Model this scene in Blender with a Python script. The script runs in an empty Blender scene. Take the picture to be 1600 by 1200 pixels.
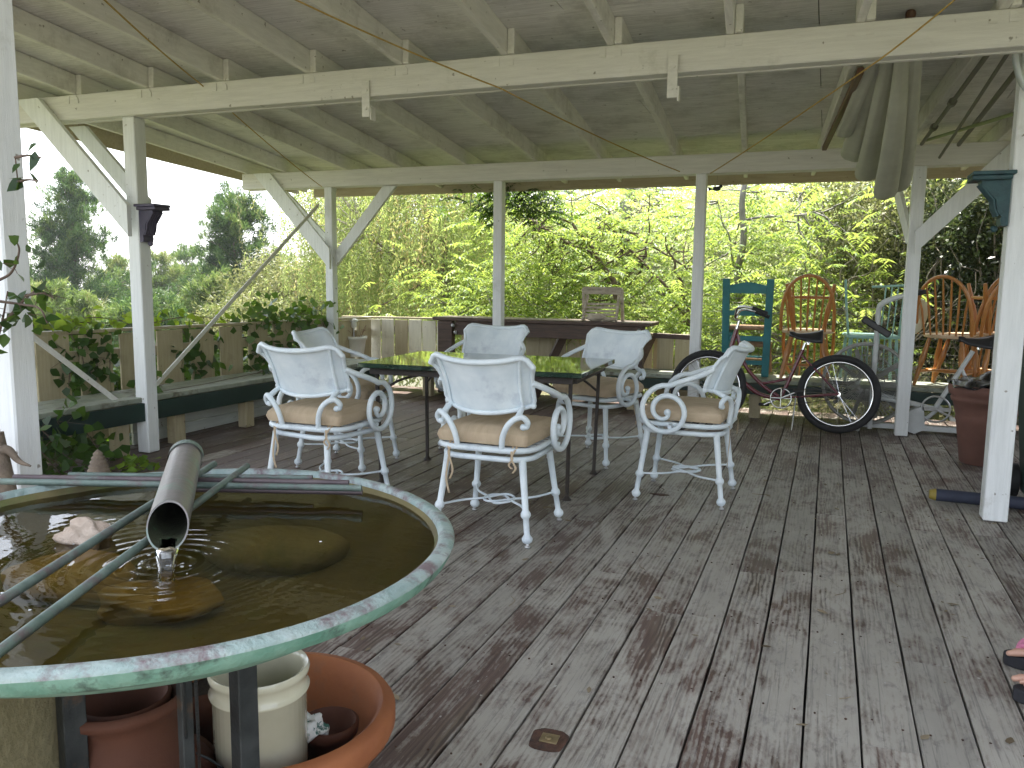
import bpy, math, random
import numpy as np
from mathutils import Vector, Matrix
from math import sin, cos, pi, radians, sqrt
random.seed(7); RNG = np.random.default_rng(11)
S = bpy.context.scene; C = S.collection

# ------------------------------------------------------------ camera, sky, sun, exposure
CAMH = 1.27; FPX = 1273.67
RIGHT = Vector((0.93253304, 0.3609264, 0.01068936)); UP = Vector((-0.05589339, 0.11503969, 0.99178717)); FWD = Vector((-0.35673247, 0.92547177, -0.12745171))
cd = bpy.data.cameras.new('camera'); cam = bpy.data.objects.new('camera', cd); C.objects.link(cam)
cam.matrix_world = Matrix(((RIGHT.x, UP.x, -FWD.x, 0), (RIGHT.y, UP.y, -FWD.y, 0), (RIGHT.z, UP.z, -FWD.z, CAMH), (0, 0, 0, 1)))
cd.sensor_width = 36; cd.lens = FPX / 1600 * 36; cd.clip_start = 0.02; cd.clip_end = 3000
S.camera = cam
SUN_EL, SUN_AZ = 66.0, -28.0          # azimuth measured from +Y towards +X
w = bpy.data.worlds.new("World"); S.world = w; w.use_nodes = True
nt = w.node_tree; nt.nodes.clear()
sky = nt.nodes.new('ShaderNodeTexSky'); sky.sky_type = 'NISHITA'; sky.sun_disc = False
sky.sun_elevation = radians(SUN_EL); sky.sun_rotation = radians(SUN_AZ); sky.air_density = 1.0; sky.dust_density = 1.2; sky.ozone_density = 1.0
bg = nt.nodes.new('ShaderNodeBackground'); bg.inputs[1].default_value = 0.15
ow = nt.nodes.new('ShaderNodeOutputWorld'); hz = nt.nodes.new('ShaderNodeHueSaturation'); hz.inputs['Saturation'].default_value = 0.42; hz.inputs['Value'].default_value = 1.12
nt.links.new(sky.outputs[0], hz.inputs['Color']); nt.links.new(hz.outputs[0], bg.inputs[0]); nt.links.new(bg.outputs[0], ow.inputs[0])
sl = bpy.data.lights.new('sun', 'SUN'); sun = bpy.data.objects.new('sun', sl); C.objects.link(sun)
sl.energy = 4.6; sl.angle = radians(0.5); sl.color = (1.0, 0.95, 0.86)
e, a = radians(SUN_EL), radians(SUN_AZ)
sun.rotation_euler = Vector((sin(a) * cos(e), cos(a) * cos(e), sin(e))).to_track_quat('Z', 'Y').to_euler()
sun.location = (0, 0, 30)
S.view_settings.view_transform = 'Standard'; S.view_settings.look = 'None'; S.view_settings.gamma = 1.0
S.view_settings.exposure = 2.0; S.view_settings.use_curve_mapping = False
S.render.engine = 'CYCLES'
S.cycles.max_bounces = 8; S.cycles.diffuse_bounces = 5; S.cycles.transparent_max_bounces = 12
S.cycles.caustics_reflective = False; S.cycles.caustics_refractive = False

def at(px, py, Y=None, Z=None, X=None):
    """a point of the place seen along a ray of the photograph, at a known depth, height or side plane"""
    d = FWD + (px - 800) / FPX * RIGHT - (py - 600) / FPX * UP
    t = Y / d.y if Y is not None else ((Z - CAMH) / d.z if Z is not None else X / d.x)
    return Vector((0, 0, CAMH)) + d * t

# ------------------------------------------------------------ mesh helpers
class MB:
    def __init__(s): s.v = []; s.f = []; s.sm = []
    def add(s, vs, fs, smooth=False):
        n = len(s.v); s.v += [tuple(x) for x in vs]; s.f += [tuple(i + n for i in f) for f in fs]; s.sm += [smooth] * len(fs); return s
    def box(s, c, d, rot=None, ch=0.0):
        """box centre c, full size d, optional Matrix rot, chamfer ch on the edges"""
        hx, hy, hz = d[0] / 2, d[1] / 2, d[2] / 2
        if ch <= 0:
            vs = [Vector((x * hx, y * hy, z * hz)) for x in (-1, 1) for y in (-1, 1) for z in (-1, 1)]
            fs = [(0, 1, 3, 2), (4, 6, 7, 5), (0, 4, 5, 1), (2, 3, 7, 6), (0, 2, 6, 4), (1, 5, 7, 3)]
        else:
            vs = []; fs = []; idx = {}
            for sx in (-1, 1):
                for sy in (-1, 1):
                    for sz in (-1, 1):
                        for k, p in enumerate(((hx, hy - ch, hz - ch), (hx - ch, hy, hz - ch), (hx - ch, hy - ch, hz))):
                            idx[(sx, sy, sz, k)] = len(vs); vs.append(Vector((p[0] * sx, p[1] * sy, p[2] * sz)))
            g = lambda *q: idx[q]
            for q in (-1, 1):
                fs.append([g(q, -1, -1, 0), g(q, 1, -1, 0), g(q, 1, 1, 0), g(q, -1, 1, 0)][::q])
                fs.append([g(-1, q, -1, 1), g(1, q, -1, 1), g(1, q, 1, 1), g(-1, q, 1, 1)][::-q])
                fs.append([g(-1, -1, q, 2), g(1, -1, q, 2), g(1, 1, q, 2), g(-1, 1, q, 2)][::q])
            for p in (-1, 1):
                for q in (-1, 1):
                    fs.append([g(p, q, -1, 0), g(p, q, 1, 0), g(p, q, 1, 1), g(p, q, -1, 1)][::(-p * q)])
                    fs.append([g(p, -1, q, 0), g(p, 1, q, 0), g(p, 1, q, 2), g(p, -1, q, 2)][::(p * q)])
                    fs.append([g(-1, p, q, 1), g(1, p, q, 1), g(1, p, q, 2), g(-1, p, q, 2)][::(-p * q)])
                    for r in (-1, 1):
                        fs.append([g(p, q, r, 0), g(p, q, r, 1), g(p, q, r, 2)][::(p * q * r)])
        c = Vector(c)
        vs = [(rot @ v if rot else v) + c for v in vs]
        return s.add(vs, fs)
    def beam(s, p0, p1, wd, ht, ch=0.0, up=(0, 0, 1)):
        """rectangular bar from p0 to p1 (centre line), wd sideways, ht along up"""
        p0, p1 = Vector(p0), Vector(p1); d = (p1 - p0); L = d.length; d.normalize(); u = Vector(up)
        sd = d.cross(u); sd.normalize(); u = sd.cross(d)
        R = Matrix((d, sd, u)).transposed()
        return s.box((p0 + p1) / 2, (L, wd, ht), R, ch)
    def tube(s, pts, r, n=8, cap=True, closed=False, smooth=True):
        pts = [Vector(p) for p in pts]; m = len(pts)
        rs = r if isinstance(r, (list, tuple)) else [r] * m
        vs = []; fs = []; ref = None
        for i, p in enumerate(pts):
            if closed: t = pts[(i + 1) % m] - pts[i - 1]
            else: t = pts[min(i + 1, m - 1)] - pts[max(i - 1, 0)]
            if t.length < 1e-9: t = Vector((0, 0, 1))
            t.normalize()
            if ref is None:
                ref = Vector((0, 0, 1)) if abs(t.z) < 0.9 else Vector((1, 0, 0))
            b = t.cross(ref); b.normalize(); a_ = b.cross(t); ref = a_
            for k in range(n):
                th = 2 * pi * k / n; vs.append(p + (a_ * cos(th) + b * sin(th)) * rs[i])
        for i in range(m if closed else m - 1):
            for k in range(n):
                j = (i + 1) % m; fs.append((i * n + k, i * n + (k + 1) % n, j * n + (k + 1) % n, j * n + k))
        s.add(vs, fs, smooth)
        if cap and not closed:
            s.add(vs[:n], [tuple(range(n))[::-1]]); s.add(vs[-n:], [tuple(range(n))])
        return s
    def lathe(s, prof, c=(0, 0, 0), n=24, rot=None, smooth=True, caps=True):
        c = Vector(c); vs = []; fs = []
        for (r, z) in prof:
            for k in range(n):
                th = 2 * pi * k / n; v = Vector((r * cos(th), r * sin(th), z)); v = rot @ v if rot else v; vs.append(v + c)
        m = len(prof)
        for i in range(m - 1):
            for k in range(n): fs.append((i * n + k, i * n + (k + 1) % n, (i + 1) * n + (k + 1) % n, (i + 1) * n + k))
        s.add(vs, fs, smooth)
        if caps and prof[0][0] > 1e-6: s.add(vs[:n], [tuple(range(n))[::-1]])
        if caps and prof[-1][0] > 1e-6: s.add(vs[-n:], [tuple(range(n))])
        return s
    def ball(s, c, r, n=12, sc=(1, 1, 1), rot=None, noise=0.0, seed=0):
        c = Vector(c); vs = []; fs = []; rnd = random.Random(seed); m = n // 2 + 1
        ph = [rnd.uniform(0, 6.28) for _ in range(6)]
        for i in range(m + 1):
            for k in range(n):
                la = -pi / 2 + pi * i / m; lo = 2 * pi * k / n
                v = Vector((cos(la) * cos(lo), cos(la) * sin(lo), sin(la)))
                q = 1 + noise * (sin(3 * v.x + ph[0]) * sin(4 * v.y + ph[1]) + 0.6 * sin(5 * v.z + ph[2] + 3 * v.x) + 0.4 * sin(9 * v.x + ph[3]) * sin(8 * v.y + ph[4]))
                v = Vector((v.x * sc[0], v.y * sc[1], v.z * sc[2])) * r * q
                vs.append((rot @ v if rot else v) + c)
        for i in range(m):
            for k in range(n): fs.append((i * n + k, i * n + (k + 1) % n, (i + 1) * n + (k + 1) % n, (i + 1) * n + k))
        return s.add(vs, fs, True)
    def prism(s, poly, z0, z1, rot=None, c=(0, 0, 0)):
        n = len(poly); c = Vector(c)
        vs = [Vector((p[0], p[1], z)) for z in (z0, z1) for p in poly]
        vs = [(rot @ v if rot else v) + c for v in vs]
        fs = [tuple(range(n))[::-1], tuple(range(n, 2 * n))] + [(k, (k + 1) % n, n + (k + 1) % n, n + k) for k in range(n)]
        return s.add(vs, fs)
    def sheet(s, grid, th=0.0, smooth=True):
        """grid[i][j] of points; th>0 gives it thickness along its normal"""
        a_ = len(grid); b = len(grid[0]); P = [[Vector(p) for p in r] for r in grid]
        fs = [(i * b + j, i * b + j + 1, (i + 1) * b + j + 1, (i + 1) * b + j) for i in range(a_ - 1) for j in range(b - 1)]
        vs = [p for r in P for p in r]
        if th == 0: return s.add(vs, fs, smooth)
        N = []
        for i in range(a_):
            for j in range(b):
                du = P[min(i + 1, a_ - 1)][j] - P[max(i - 1, 0)][j]; dv = P[i][min(j + 1, b - 1)] - P[i][max(j - 1, 0)]
                n = du.cross(dv); n.normalize(); N.append(n)
        v2 = [v - n * th for v, n in zip(vs, N)]; o = a_ * b
        f2 = [tuple(i + o for i in f)[::-1] for f in fs]
        ring = [j for j in range(b)] + [i * b + b - 1 for i in range(1, a_)] + [(a_ - 1) * b + j for j in range(b - 2, -1, -1)] + [i * b for i in range(a_ - 2, 0, -1)]
        f3 = [(ring[k], ring[k] + o, ring[(k + 1) % len(ring)] + o, ring[(k + 1) % len(ring)]) for k in range(len(ring))]
        return s.add(vs + v2, fs + f2 + f3, smooth)
    def build(s, name, m, parent=None, attr=None, bevel=0):
        me = bpy.data.meshes.new(name); me.from_pydata([tuple(v) for v in s.v], [], s.f)
        me.polygons.foreach_set('use_smooth', s.sm); me.update()
        if m is not None: me.materials.append(m)
        o = bpy.data.objects.new(name, me); C.objects.link(o)
        if parent is not None: o.parent = parent
        if bevel:
            b = o.modifiers.new('b', 'BEVEL'); b.width = bevel; b.segments = 2; b.limit_method = 'ANGLE'
        if any(s.sm) and not all(s.sm) or bevel:
            pass
        return o

def tag(o, label=None, cat=None, group=None, kind=None):
    if label: o['label'] = label
    if cat: o['category'] = cat
    if group: o['group'] = group
    if kind: o['kind'] = kind
    return o
def empty(name, loc=(0, 0, 0), rz=0):
    o = bpy.data.objects.new(name, None); o.empty_display_size = 0.1; C.objects.link(o); o.location = loc; o.rotation_euler = (0, 0, rz); return o
def copy_tree(o, parent=None):
    c = o.copy(); C.objects.link(c); c.parent = parent
    for ch in [x for x in C.objects if x.parent == o]: copy_tree(ch, c)
    return c
def curve(pts, n=8, closed=False):
    """Catmull-Rom through pts"""
    P = [Vector(p) for p in pts]; out = []; m = len(P)
    for i in range(m if closed else m - 1):
        p0 = P[(i - 1) % m] if closed or i > 0 else P[0] * 2 - P[1]
        p1, p2 = P[i], P[(i + 1) % m]
        p3 = P[(i + 2) % m] if closed or i + 2 < m else P[-1] * 2 - P[-2]
        for k in range(n):
            t = k / n
            out.append(0.5 * ((2 * p1) + (p2 - p0) * t + (2 * p0 - 5 * p1 + 4 * p2 - p3) * t * t + (3 * p1 - p0 - 3 * p2 + p3) * t ** 3))
    if not closed: out.append(P[-1])
    return out

# ------------------------------------------------------------ materials
def new_mat(name):
    m = bpy.data.materials.new(name); m.use_nodes = True; t = m.node_tree; t.nodes.clear()
    o = t.nodes.new('ShaderNodeOutputMaterial'); return m, t, o
def N(t, kind, **kw):
    n = t.nodes.new(kind)
    for k, v in kw.items():
        if k.startswith('i_'):
            key = k[2:]; n.inputs[int(key) if key.isdigit() else key].default_value = v
        else: setattr(n, k, v)
    return n
def ramp(t, fac, stops):
    r = t.nodes.new('ShaderNodeValToRGB'); e_ = r.color_ramp.elements
    while len(e_) < len(stops): e_.new(0.5)
    for el, (p, c) in zip(e_, stops): el.position = p; el.color = (*c, 1) if len(c) == 3 else c
    t.links.new(fac, r.inputs[0]); return r.outputs[0]
def mixc(t, fac, a_, b):
    m = t.nodes.new('ShaderNodeMix'); m.data_type = 'RGBA'
    for i, v in ((0, fac), (6, a_), (7, b)):
        if hasattr(v, 'links'): t.links.new(v, m.inputs[i])
        else: m.inputs[i].default_value = (*v, 1) if isinstance(v, (tuple, list)) and len(v) == 3 else v
    return m.outputs[2]
def noise(t, scale, vec=None, detail=4, rough=0.6, dist=0.0):
    n = N(t, 'ShaderNodeTexNoise'); n.inputs['Scale'].default_value = scale; n.inputs['Detail'].default_value = detail; n.inputs['Roughness'].default_value = rough; n.inputs['Distortion'].default_value = dist
    if vec is not None: t.links.new(vec, n.inputs['Vector'])
    return n.outputs[0]
def mapping(t, scale=(1, 1, 1), src='Object'):
    tc = t.nodes.new('ShaderNodeTexCoord'); mp = t.nodes.new('ShaderNodeMapping'); mp.inputs['Scale'].default_value = scale
    t.links.new(tc.outputs[src], mp.inputs['Vector']); return mp.outputs[0]
def surf(name, c1, c2, scale=8, rough=0.6, metal=0.0, c3=None, p3=0.62, scale3=3, stretch=(1, 1, 1), bump=0.15, bscale=None, spec=0.5, coat=0.0, rvar=0.15, sharp=0.12, stops=(0.3, 0.7)):
    """two tones mixed by noise, an optional third in blotches of wear, and bump"""
    m, t, o = new_mat(name); v = mapping(t, stretch)
    f = noise(t, scale, v); col = ramp(t, f, [(stops[0], c1), (stops[1], c2)])
    if c3 is not None:
        g = noise(t, scale3, v, 6, 0.7); k = ramp(t, g, [(p3, (0, 0, 0)), (min(1, p3 + sharp), (1, 1, 1))]); col = mixc(t, k, col, c3)
    b = N(t, 'ShaderNodeBsdfPrincipled'); b.inputs['Metallic'].default_value = metal; b.inputs['Specular IOR Level'].default_value = spec; b.inputs['Coat Weight'].default_value = coat
    t.links.new(col, b.inputs['Base Color'])
    rr = N(t, 'ShaderNodeMapRange'); rr.inputs[3].default_value = max(0.02, rough - rvar); rr.inputs[4].default_value = min(1, rough + rvar)
    t.links.new(f, rr.inputs[0]); t.links.new(rr.outputs[0], b.inputs['Roughness'])
    if bump:
        bp = N(t, 'ShaderNodeBump'); bp.inputs['Strength'].default_value = bump; bp.inputs['Distance'].default_value = 0.01
        t.links.new(noise(t, bscale or scale * 4, v, 5), bp.inputs['Height']); t.links.new(bp.outputs[0], b.inputs['Normal'])
    t.links.new(b.outputs[0], o.inputs[0]); return m
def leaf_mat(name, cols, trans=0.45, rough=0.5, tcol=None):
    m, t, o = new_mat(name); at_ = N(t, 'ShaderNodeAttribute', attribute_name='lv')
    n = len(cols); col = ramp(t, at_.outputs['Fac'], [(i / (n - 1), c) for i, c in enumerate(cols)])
    d = N(t, 'ShaderNodeBsdfPrincipled'); d.inputs['Roughness'].default_value = rough; d.inputs['Specular IOR Level'].default_value = 0.35; t.links.new(col, d.inputs['Base Color'])
    tr = N(t, 'ShaderNodeBsdfTranslucent')
    tc = mixc(t, 0.6, col, tcol) if tcol else col
    t.links.new(tc, tr.inputs[0]); mx = N(t, 'ShaderNodeMixShader'); mx.inputs[0].default_value = trans
    t.links.new(d.outputs[0], mx.inputs[1]); t.links.new(tr.outputs[0], mx.inputs[2]); t.links.new(mx.outputs[0], o.inputs[0]); return m

M = {}
# painted, weathered lumber of the shelter
def lumber(name, c1, c2, grime, stretch, gp=0.6):
    m, t, o = new_mat(name); v = mapping(t, stretch); v0 = mapping(t, (1, 1, 1))
    base = ramp(t, noise(t, 3.0, v, 6, 0.65), [(0.3, c1), (0.7, c2)])
    k = ramp(t, noise(t, 2.3, v0, 8, 0.75), [(gp, (0, 0, 0)), (gp + 0.2, (0.75, 0.75, 0.75))]); col = mixc(t, k, base, grime)
    k2 = ramp(t, noise(t, 22, v0, 3, 0.5), [(0.70, (0, 0, 0)), (0.74, (0.8, 0.8, 0.8))]); col = mixc(t, k2, col, (grime[0] * 0.55, grime[1] * 0.5, grime[2] * 0.45))
    b = N(t, 'ShaderNodeBsdfPrincipled'); b.inputs['Roughness'].default_value = 0.6; t.links.new(col, b.inputs['Base Color'])
    bp = N(t, 'ShaderNodeBump'); bp.inputs['Strength'].default_value = 0.35; bp.inputs['Distance'].default_value = 0.006
    t.links.new(noise(t, 14, v, 6, 0.7), bp.inputs['Height']); t.links.new(bp.outputs[0], b.inputs['Normal']); t.links.new(b.outputs[0], o.inputs[0]); return m
M['beam'] = lumber('painted_beam', (.66, .65, .61), (.80, .79, .75), (.40, .40, .33), (1.2, 16, 16))
M['post'] = lumber('painted_post', (.72, .74, .74), (.85, .87, .87), (.40, .38, .33), (16, 16, 1.2))
M['rafter'] = lumber('painted_rafter', (.74, .73, .68), (.88, .87, .82), (.42, .40, .34), (16, 1.2, 16), .52)
M['sheath'] = lumber('painted_plywood', (.62, .61, .59), (.94, .93, .91), (.42, .41, .38), (1.3, 26, 1), .48)
M['fasciaw'] = lumber('fascia_wood', (.40, .34, .24), (.52, .46, .34), (.25, .2, .14), (1.5, 14, 14))
M['fence'] = lumber('fence_paint', (.36, .30, .18), (.46, .40, .26), (.25, .20, .13), (14, 14, 1.2), .55)
M['fence_peel'] = lumber('fence_peeling', (.62, .58, .46), (.74, .70, .57), (.20, .14, .09), (10, 10, 1.2), .50)
M['skirt'] = lumber('skirt_paint', (.55, .58, .54), (.66, .69, .65), (.35, .33, .28), (14, 1.2, 14), .6)
M['green_apron'] = surf('dark_green_paint', (.005, .020, .016), (.010, .035, .026), 5, .45, c3=(.05, .06, .05), p3=.66)
M['bench_top'] = surf('worn_bench_top', (.20, .23, .18), (.36, .38, .31), 5, .6, c3=(.12, .11, .08), p3=.54, stretch=(2, 2, 2), bump=.3)
M['counter'] = surf('dark_stained_wood', (.045, .026, .017), (.11, .065, .045), 6, .55, stretch=(1, 10, 10), bump=.3)
M['galv'] = surf('galvanised_steel', (.55, .56, .55), (.75, .75, .74), 18, .4, metal=.6, bump=.05)
M['corbel_dark'] = surf('corbel_purple_iron', (.05, .045, .08), (.10, .085, .13), 14, .6, bump=.3)
M['corbel_blue'] = surf('corbel_verdigris', (.015, .045, .055), (.04, .10, .11), 14, .6, c3=(.015, .02, .02), p3=.6, scale3=12, bump=.3)
M['rope'] = surf('golden_rope', (.38, .25, .05), (.58, .40, .12), 60, .8, bump=.5)
M['chair'] = surf('chalky_blue_white_paint', (.62, .70, .75), (.80, .86, .88), 7, .45, c3=(.40, .45, .53), p3=.56, scale3=4.5, sharp=.25, bump=.12)
M['cushion'] = surf('faded_tan_fabric', (.46, .35, .23), (.58, .46, .32), 9, .85, c3=(.36, .28, .18), p3=.55, scale3=5, sharp=.3, bump=.4, bscale=160, stretch=(3, .6, 1))
M['glide'] = surf('steel_glide', (.4, .4, .4), (.6, .6, .6), 20, .35, metal=.8, bump=0)
M['swivel'] = surf('dark_swivel', (.03, .03, .035), (.06, .06, .06), 10, .5, bump=0)
M['iron'] = surf('brown_black_iron', (.018, .014, .012), (.04, .028, .02), 20, .5, c3=(.09, .04, .02), p3=.66, scale3=14, bump=.2)
M['table_top'] = surf('green_marble', (.006, .018, .012), (.03, .065, .045), 9, .06, c3=(.10, .15, .11), p3=.62, scale3=16, sharp=.06, bump=0, rvar=.02, coat=.6)
M['copper'] = surf('copper_patina', (.20, .36, .30), (.34, .50, .43), 13, .6, c3=(.20, .14, .13), p3=.53, scale3=9, sharp=.2, bump=.35, metal=.15)
M['copper_rim'] = surf('copper_rim_chalky', (.20, .29, .27), (.38, .44, .42), 16, .5, c3=(.17, .13, .135), p3=.49, scale3=9, sharp=.12, bump=.6, metal=.2)
M['copper_side'] = surf('copper_green_side', (.09, .23, .17), (.23, .39, .32), 14, .65, c3=(.06, .10, .08), p3=.52, scale3=9, sharp=.1, bump=.4)
M['pipe'] = surf('copper_pipe', (.13, .13, .12), (.26, .23, .22), 12, .42, c3=(.13, .26, .20), p3=.52, scale3=7, sharp=.15, bump=.15, metal=.45)
M['pipe_in'] = surf('pipe_mossy_inside', (.012, .012, .008), (.05, .06, .03), 20, .5, c3=(.08, .25, .14), p3=.60, scale3=22, bump=.4)
M['rod_green'] = surf('copper_rod_green', (.08, .12, .10), (.17, .22, .19), 16, .55, c3=(.13, .10, .10), p3=.50, scale3=14, sharp=.15, bump=.2, metal=.2)
M['rod_brown'] = surf('copper_rod_brown', (.07, .05, .055), (.14, .11, .11), 14, .5, c3=(.10, .20, .16), p3=.56, scale3=7, sharp=.25, bump=.2, metal=.3)
M['basin_in'] = surf('basin_silt', (.09, .075, .03), (.17, .14, .055), 6, .8, c3=(.08, .13, .03), p3=.52, scale3=5, sharp=.3, bump=.4)
M['stone_grey'] = surf('river_stone_olive', (.17, .15, .09), (.30, .26, .16), 9, .8, c3=(.11, .12, .05), p3=.55, bump=.5)
M['cone'] = surf('weathered_cone', (.13, .10, .075), (.24, .19, .14), 20, .9, bump=.5)
M['stone_yellow'] = surf('river_stone_ochre', (.34, .23, .09), (.46, .32, .14), 8, .8, c3=(.14, .09, .04), p3=.60, bump=.5)
M['rock_pink'] = surf('pale_rock', (.38, .29, .22), (.52, .43, .35), 16, .85, c3=(.13, .10, .09), p3=.62, scale3=9, bump=.8)
M['stand'] = surf('rusty_dark_steel', (.020, .024, .025), (.05, .055, .055), 14, .5, c3=(.10, .055, .03), p3=.60, scale3=12, bump=.25, metal=.3)
M['crock'] = surf('glazed_stoneware', (.60, .57, .42), (.70, .67, .52), 7, .22, c3=(.30, .25, .16), p3=.68, scale3=20, bump=.03, coat=.5, rvar=.05)
M['terra'] = surf('terracotta_orange', (.27, .085, .03), (.37, .13, .045), 6, .75, c3=(.23, .11, .06), p3=.60, bump=.25)
M['terra_shade'] = surf('terracotta_shade', (.075, .024, .012), (.12, .042, .02), 6, .8, c3=(.05, .022, .016), p3=.58, bump=.3)  # terracotta darkened so the shade under the basin is in its colour
M['terra_plum'] = surf('terracotta_plum', (.15, .070, .052), (.21, .10, .075), 6, .8, c3=(.32, .21, .17), p3=.68, bump=.25)
M['soil'] = surf('potting_soil', (.02, .014, .01), (.06, .045, .03), 30, .95, bump=.8)
M['stucco'] = surf('buff_stucco', (.22, .19, .10), (.30, .26, .15), 40, .9, bump=.7, bscale=60)  # buff toned down to carry the shade under the basin
M['cloth'] = surf('patterned_rag', (.60, .60, .56), (.75, .75, .7), 10, .9, c3=(.05, .14, .11), p3=.52, scale3=26, sharp=.03, bump=.3)
M['umb'] = surf('sage_canvas', (.46, .47, .39), (.57, .58, .49), 5, .85, c3=(.36, .365, .29), p3=.60, sharp=.3, bump=.4, bscale=120)
M['umbpole'] = surf('reddish_hardwood', (.10, .045, .025), (.17, .08, .045), 10, .5, stretch=(6, 1, 6))
M['dull_pole'] = surf('dull_metal_pole', (.13, .13, .10), (.20, .19, .15), 10, .5, metal=.3)
M['bamboo'] = surf('green_cane', (.26, .34, .14), (.38, .44, .22), 6, .5, stretch=(1, 1, 1))
M['teal'] = surf('teal_paint', (.012, .14, .16), (.03, .21, .23), 6, .5, c3=(.02, .08, .08), p3=.62, bump=.15)
M['rush'] = surf('woven_rush', (.30, .17, .09), (.42, .26, .15), 8, .8, stretch=(30, 2, 30), bump=.6)
M['honey'] = surf('honey_oak', (.38, .145, .03), (.52, .225, .055), 5, .35, stretch=(12, 12, 2), bump=.1, coat=.3)
M['seatwood'] = surf('sunbleached_oak', (.55, .38, .22), (.66, .48, .32), 5, .5, stretch=(14, 2, 2), bump=.1)
M['mint'] = surf('mint_paint', (.26, .48, .42), (.38, .60, .54), 6, .5, c3=(.5, .5, .42), p3=.6, bump=.1)
M['cream'] = surf('cream_vinyl', (.62, .58, .38), (.72, .68, .48), 5, .5, bump=.05)
M['greywood'] = surf('silvered_wood', (.36, .31, .24), (.55, .48, .38), 5, .8, c3=(.22, .18, .14), p3=.56, stretch=(3, 12, 12), bump=.4)
M['maroon'] = surf('maroon_frame_paint', (.10, .012, .022), (.15, .02, .035), 10, .25, bump=.02, coat=.5)
M['chrome'] = surf('chrome', (.65, .65, .65), (.8, .8, .8), 10, .12, metal=1.0, bump=0, rvar=.06)
M['rubber'] = surf('black_rubber', (.012, .012, .013), (.025, .025, .026), 20, .7, bump=.1)
M['vinyl'] = surf('black_vinyl', (.014, .014, .016), (.028, .028, .03), 10, .35, bump=.08)
M['white_enamel'] = surf('greyish_white_enamel', (.52, .54, .54), (.66, .68, .68), 8, .4, c3=(.3, .27, .24), p3=.66, bump=.05)
M['guard'] = surf('grey_wheel_guard', (.24, .24, .22), (.36, .36, .34), 30, .5, bump=.1)
M['bin'] = surf('dark_green_plastic', (.008, .028, .024), (.014, .045, .036), 4, .55, bump=.08)
M['bag'] = surf('black_bag_plastic', (.010, .010, .011), (.02, .02, .022), 10, .28, bump=.5, bscale=14)
M['tube_navy'] = surf('navy_roll', (.018, .022, .045), (.035, .042, .07), 9, .7, bump=.2)
M['yellow'] = surf('yellow_cap', (.24, .18, .03), (.32, .24, .045), 9, .6)
M['white_plastic'] = surf('white_plastic', (.70, .70, .64), (.82, .82, .76), 9, .4, bump=.02)
M['rust'] = surf('rust_recess', (.03, .015, .01), (.11, .05, .03), 30, .9, bump=.6)
M['brass'] = surf('dull_brass', (.20, .15, .08), (.34, .26, .14), 30, .45, metal=.6)
M['skin'] = surf('skin', (.50, .28, .20), (.60, .36, .27), 12, .5, bump=.05)
M['pink'] = surf('pink_strap', (.55, .16, .28), (.66, .26, .38), 30, .6, c3=(.75, .6, .62), p3=.55, scale3=22)
M['foam'] = surf('black_foam', (.012, .012, .015), (.022, .022, .028), 40, .8, bump=.1)
M['denim'] = surf('dark_denim', (.03, .04, .07), (.05, .065, .10), 40, .9, bump=.3)
M['shirt'] = surf('grey_shirt', (.25, .26, .28), (.32, .33, .35), 20, .9, bump=.2)
M['hair'] = surf('brown_hair', (.05, .03, .02), (.09, .055, .035), 30, .6)
M['wire'] = surf('fence_wire', (.14, .14, .13), (.24, .24, .22), 20, .5, metal=.5, bump=0)
M['bark_grey'] = surf('grey_bark', (.15, .14, .12), (.28, .26, .23), 6, .9, stretch=(6, 6, 1.5), bump=.6)
M['bark_brown'] = surf('brown_bark', (.09, .06, .045), (.17, .12, .09), 6, .9, stretch=(6, 6, 1.5), bump=.6)
M['bark_red'] = surf('red_bark', (.16, .07, .04), (.26, .13, .08), 6, .9, stretch=(6, 6, 1.5), bump=.6)
M['twig'] = surf('pale_twig', (.24, .21, .17), (.38, .34, .28), 12, .9, bump=.2)
M['leaf_bright'] = leaf_mat('leaf_bright', [(.06, .13, .02), (.13, .25, .035), (.24, .36, .06), (.42, .48, .14)], .55, tcol=(.46, .54, .10))
M['leaf_pepper'] = leaf_mat('leaf_pepper', [(.11, .16, .04), (.22, .30, .08), (.33, .42, .13), (.46, .26, .15)], .55, tcol=(.46, .54, .16))
M['leaf_pine'] = leaf_mat('leaf_pine', [(.02, .05, .014), (.05, .11, .028), (.11, .20, .045), (.22, .30, .07)], .35)
M['leaf_pine_y'] = leaf_mat('leaf_pine_yellow', [(.05, .09, .02), (.12, .19, .035), (.21, .30, .065), (.32, .32, .12)], .4)
M['leaf_olive'] = leaf_mat('leaf_olive', [(.09, .11, .035), (.16, .18, .055), (.24, .26, .09), (.32, .30, .14)], .45)
M['leaf_pale_haze'] = leaf_mat('leaf_pale_haze', [(.14, .19, .06), (.24, .30, .10), (.34, .40, .16), (.46, .46, .24)], .55, tcol=(.52, .58, .26))  # paled so that distance haze is already in the leaf colour
M['leaf_dark'] = leaf_mat('leaf_dark', [(.025, .04, .015), (.05, .075, .022), (.09, .12, .035), (.16, .16, .06)], .35, rough=.35)
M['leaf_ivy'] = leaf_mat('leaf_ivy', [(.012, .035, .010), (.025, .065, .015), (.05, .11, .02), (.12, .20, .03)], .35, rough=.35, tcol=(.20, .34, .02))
M['leaf_lit'] = leaf_mat('leaf_yellow_green', [(.06, .14, .015), (.13, .24, .02), (.22, .34, .03), (.28, .36, .05)], .5, tcol=(.34, .44, .03))

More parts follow.
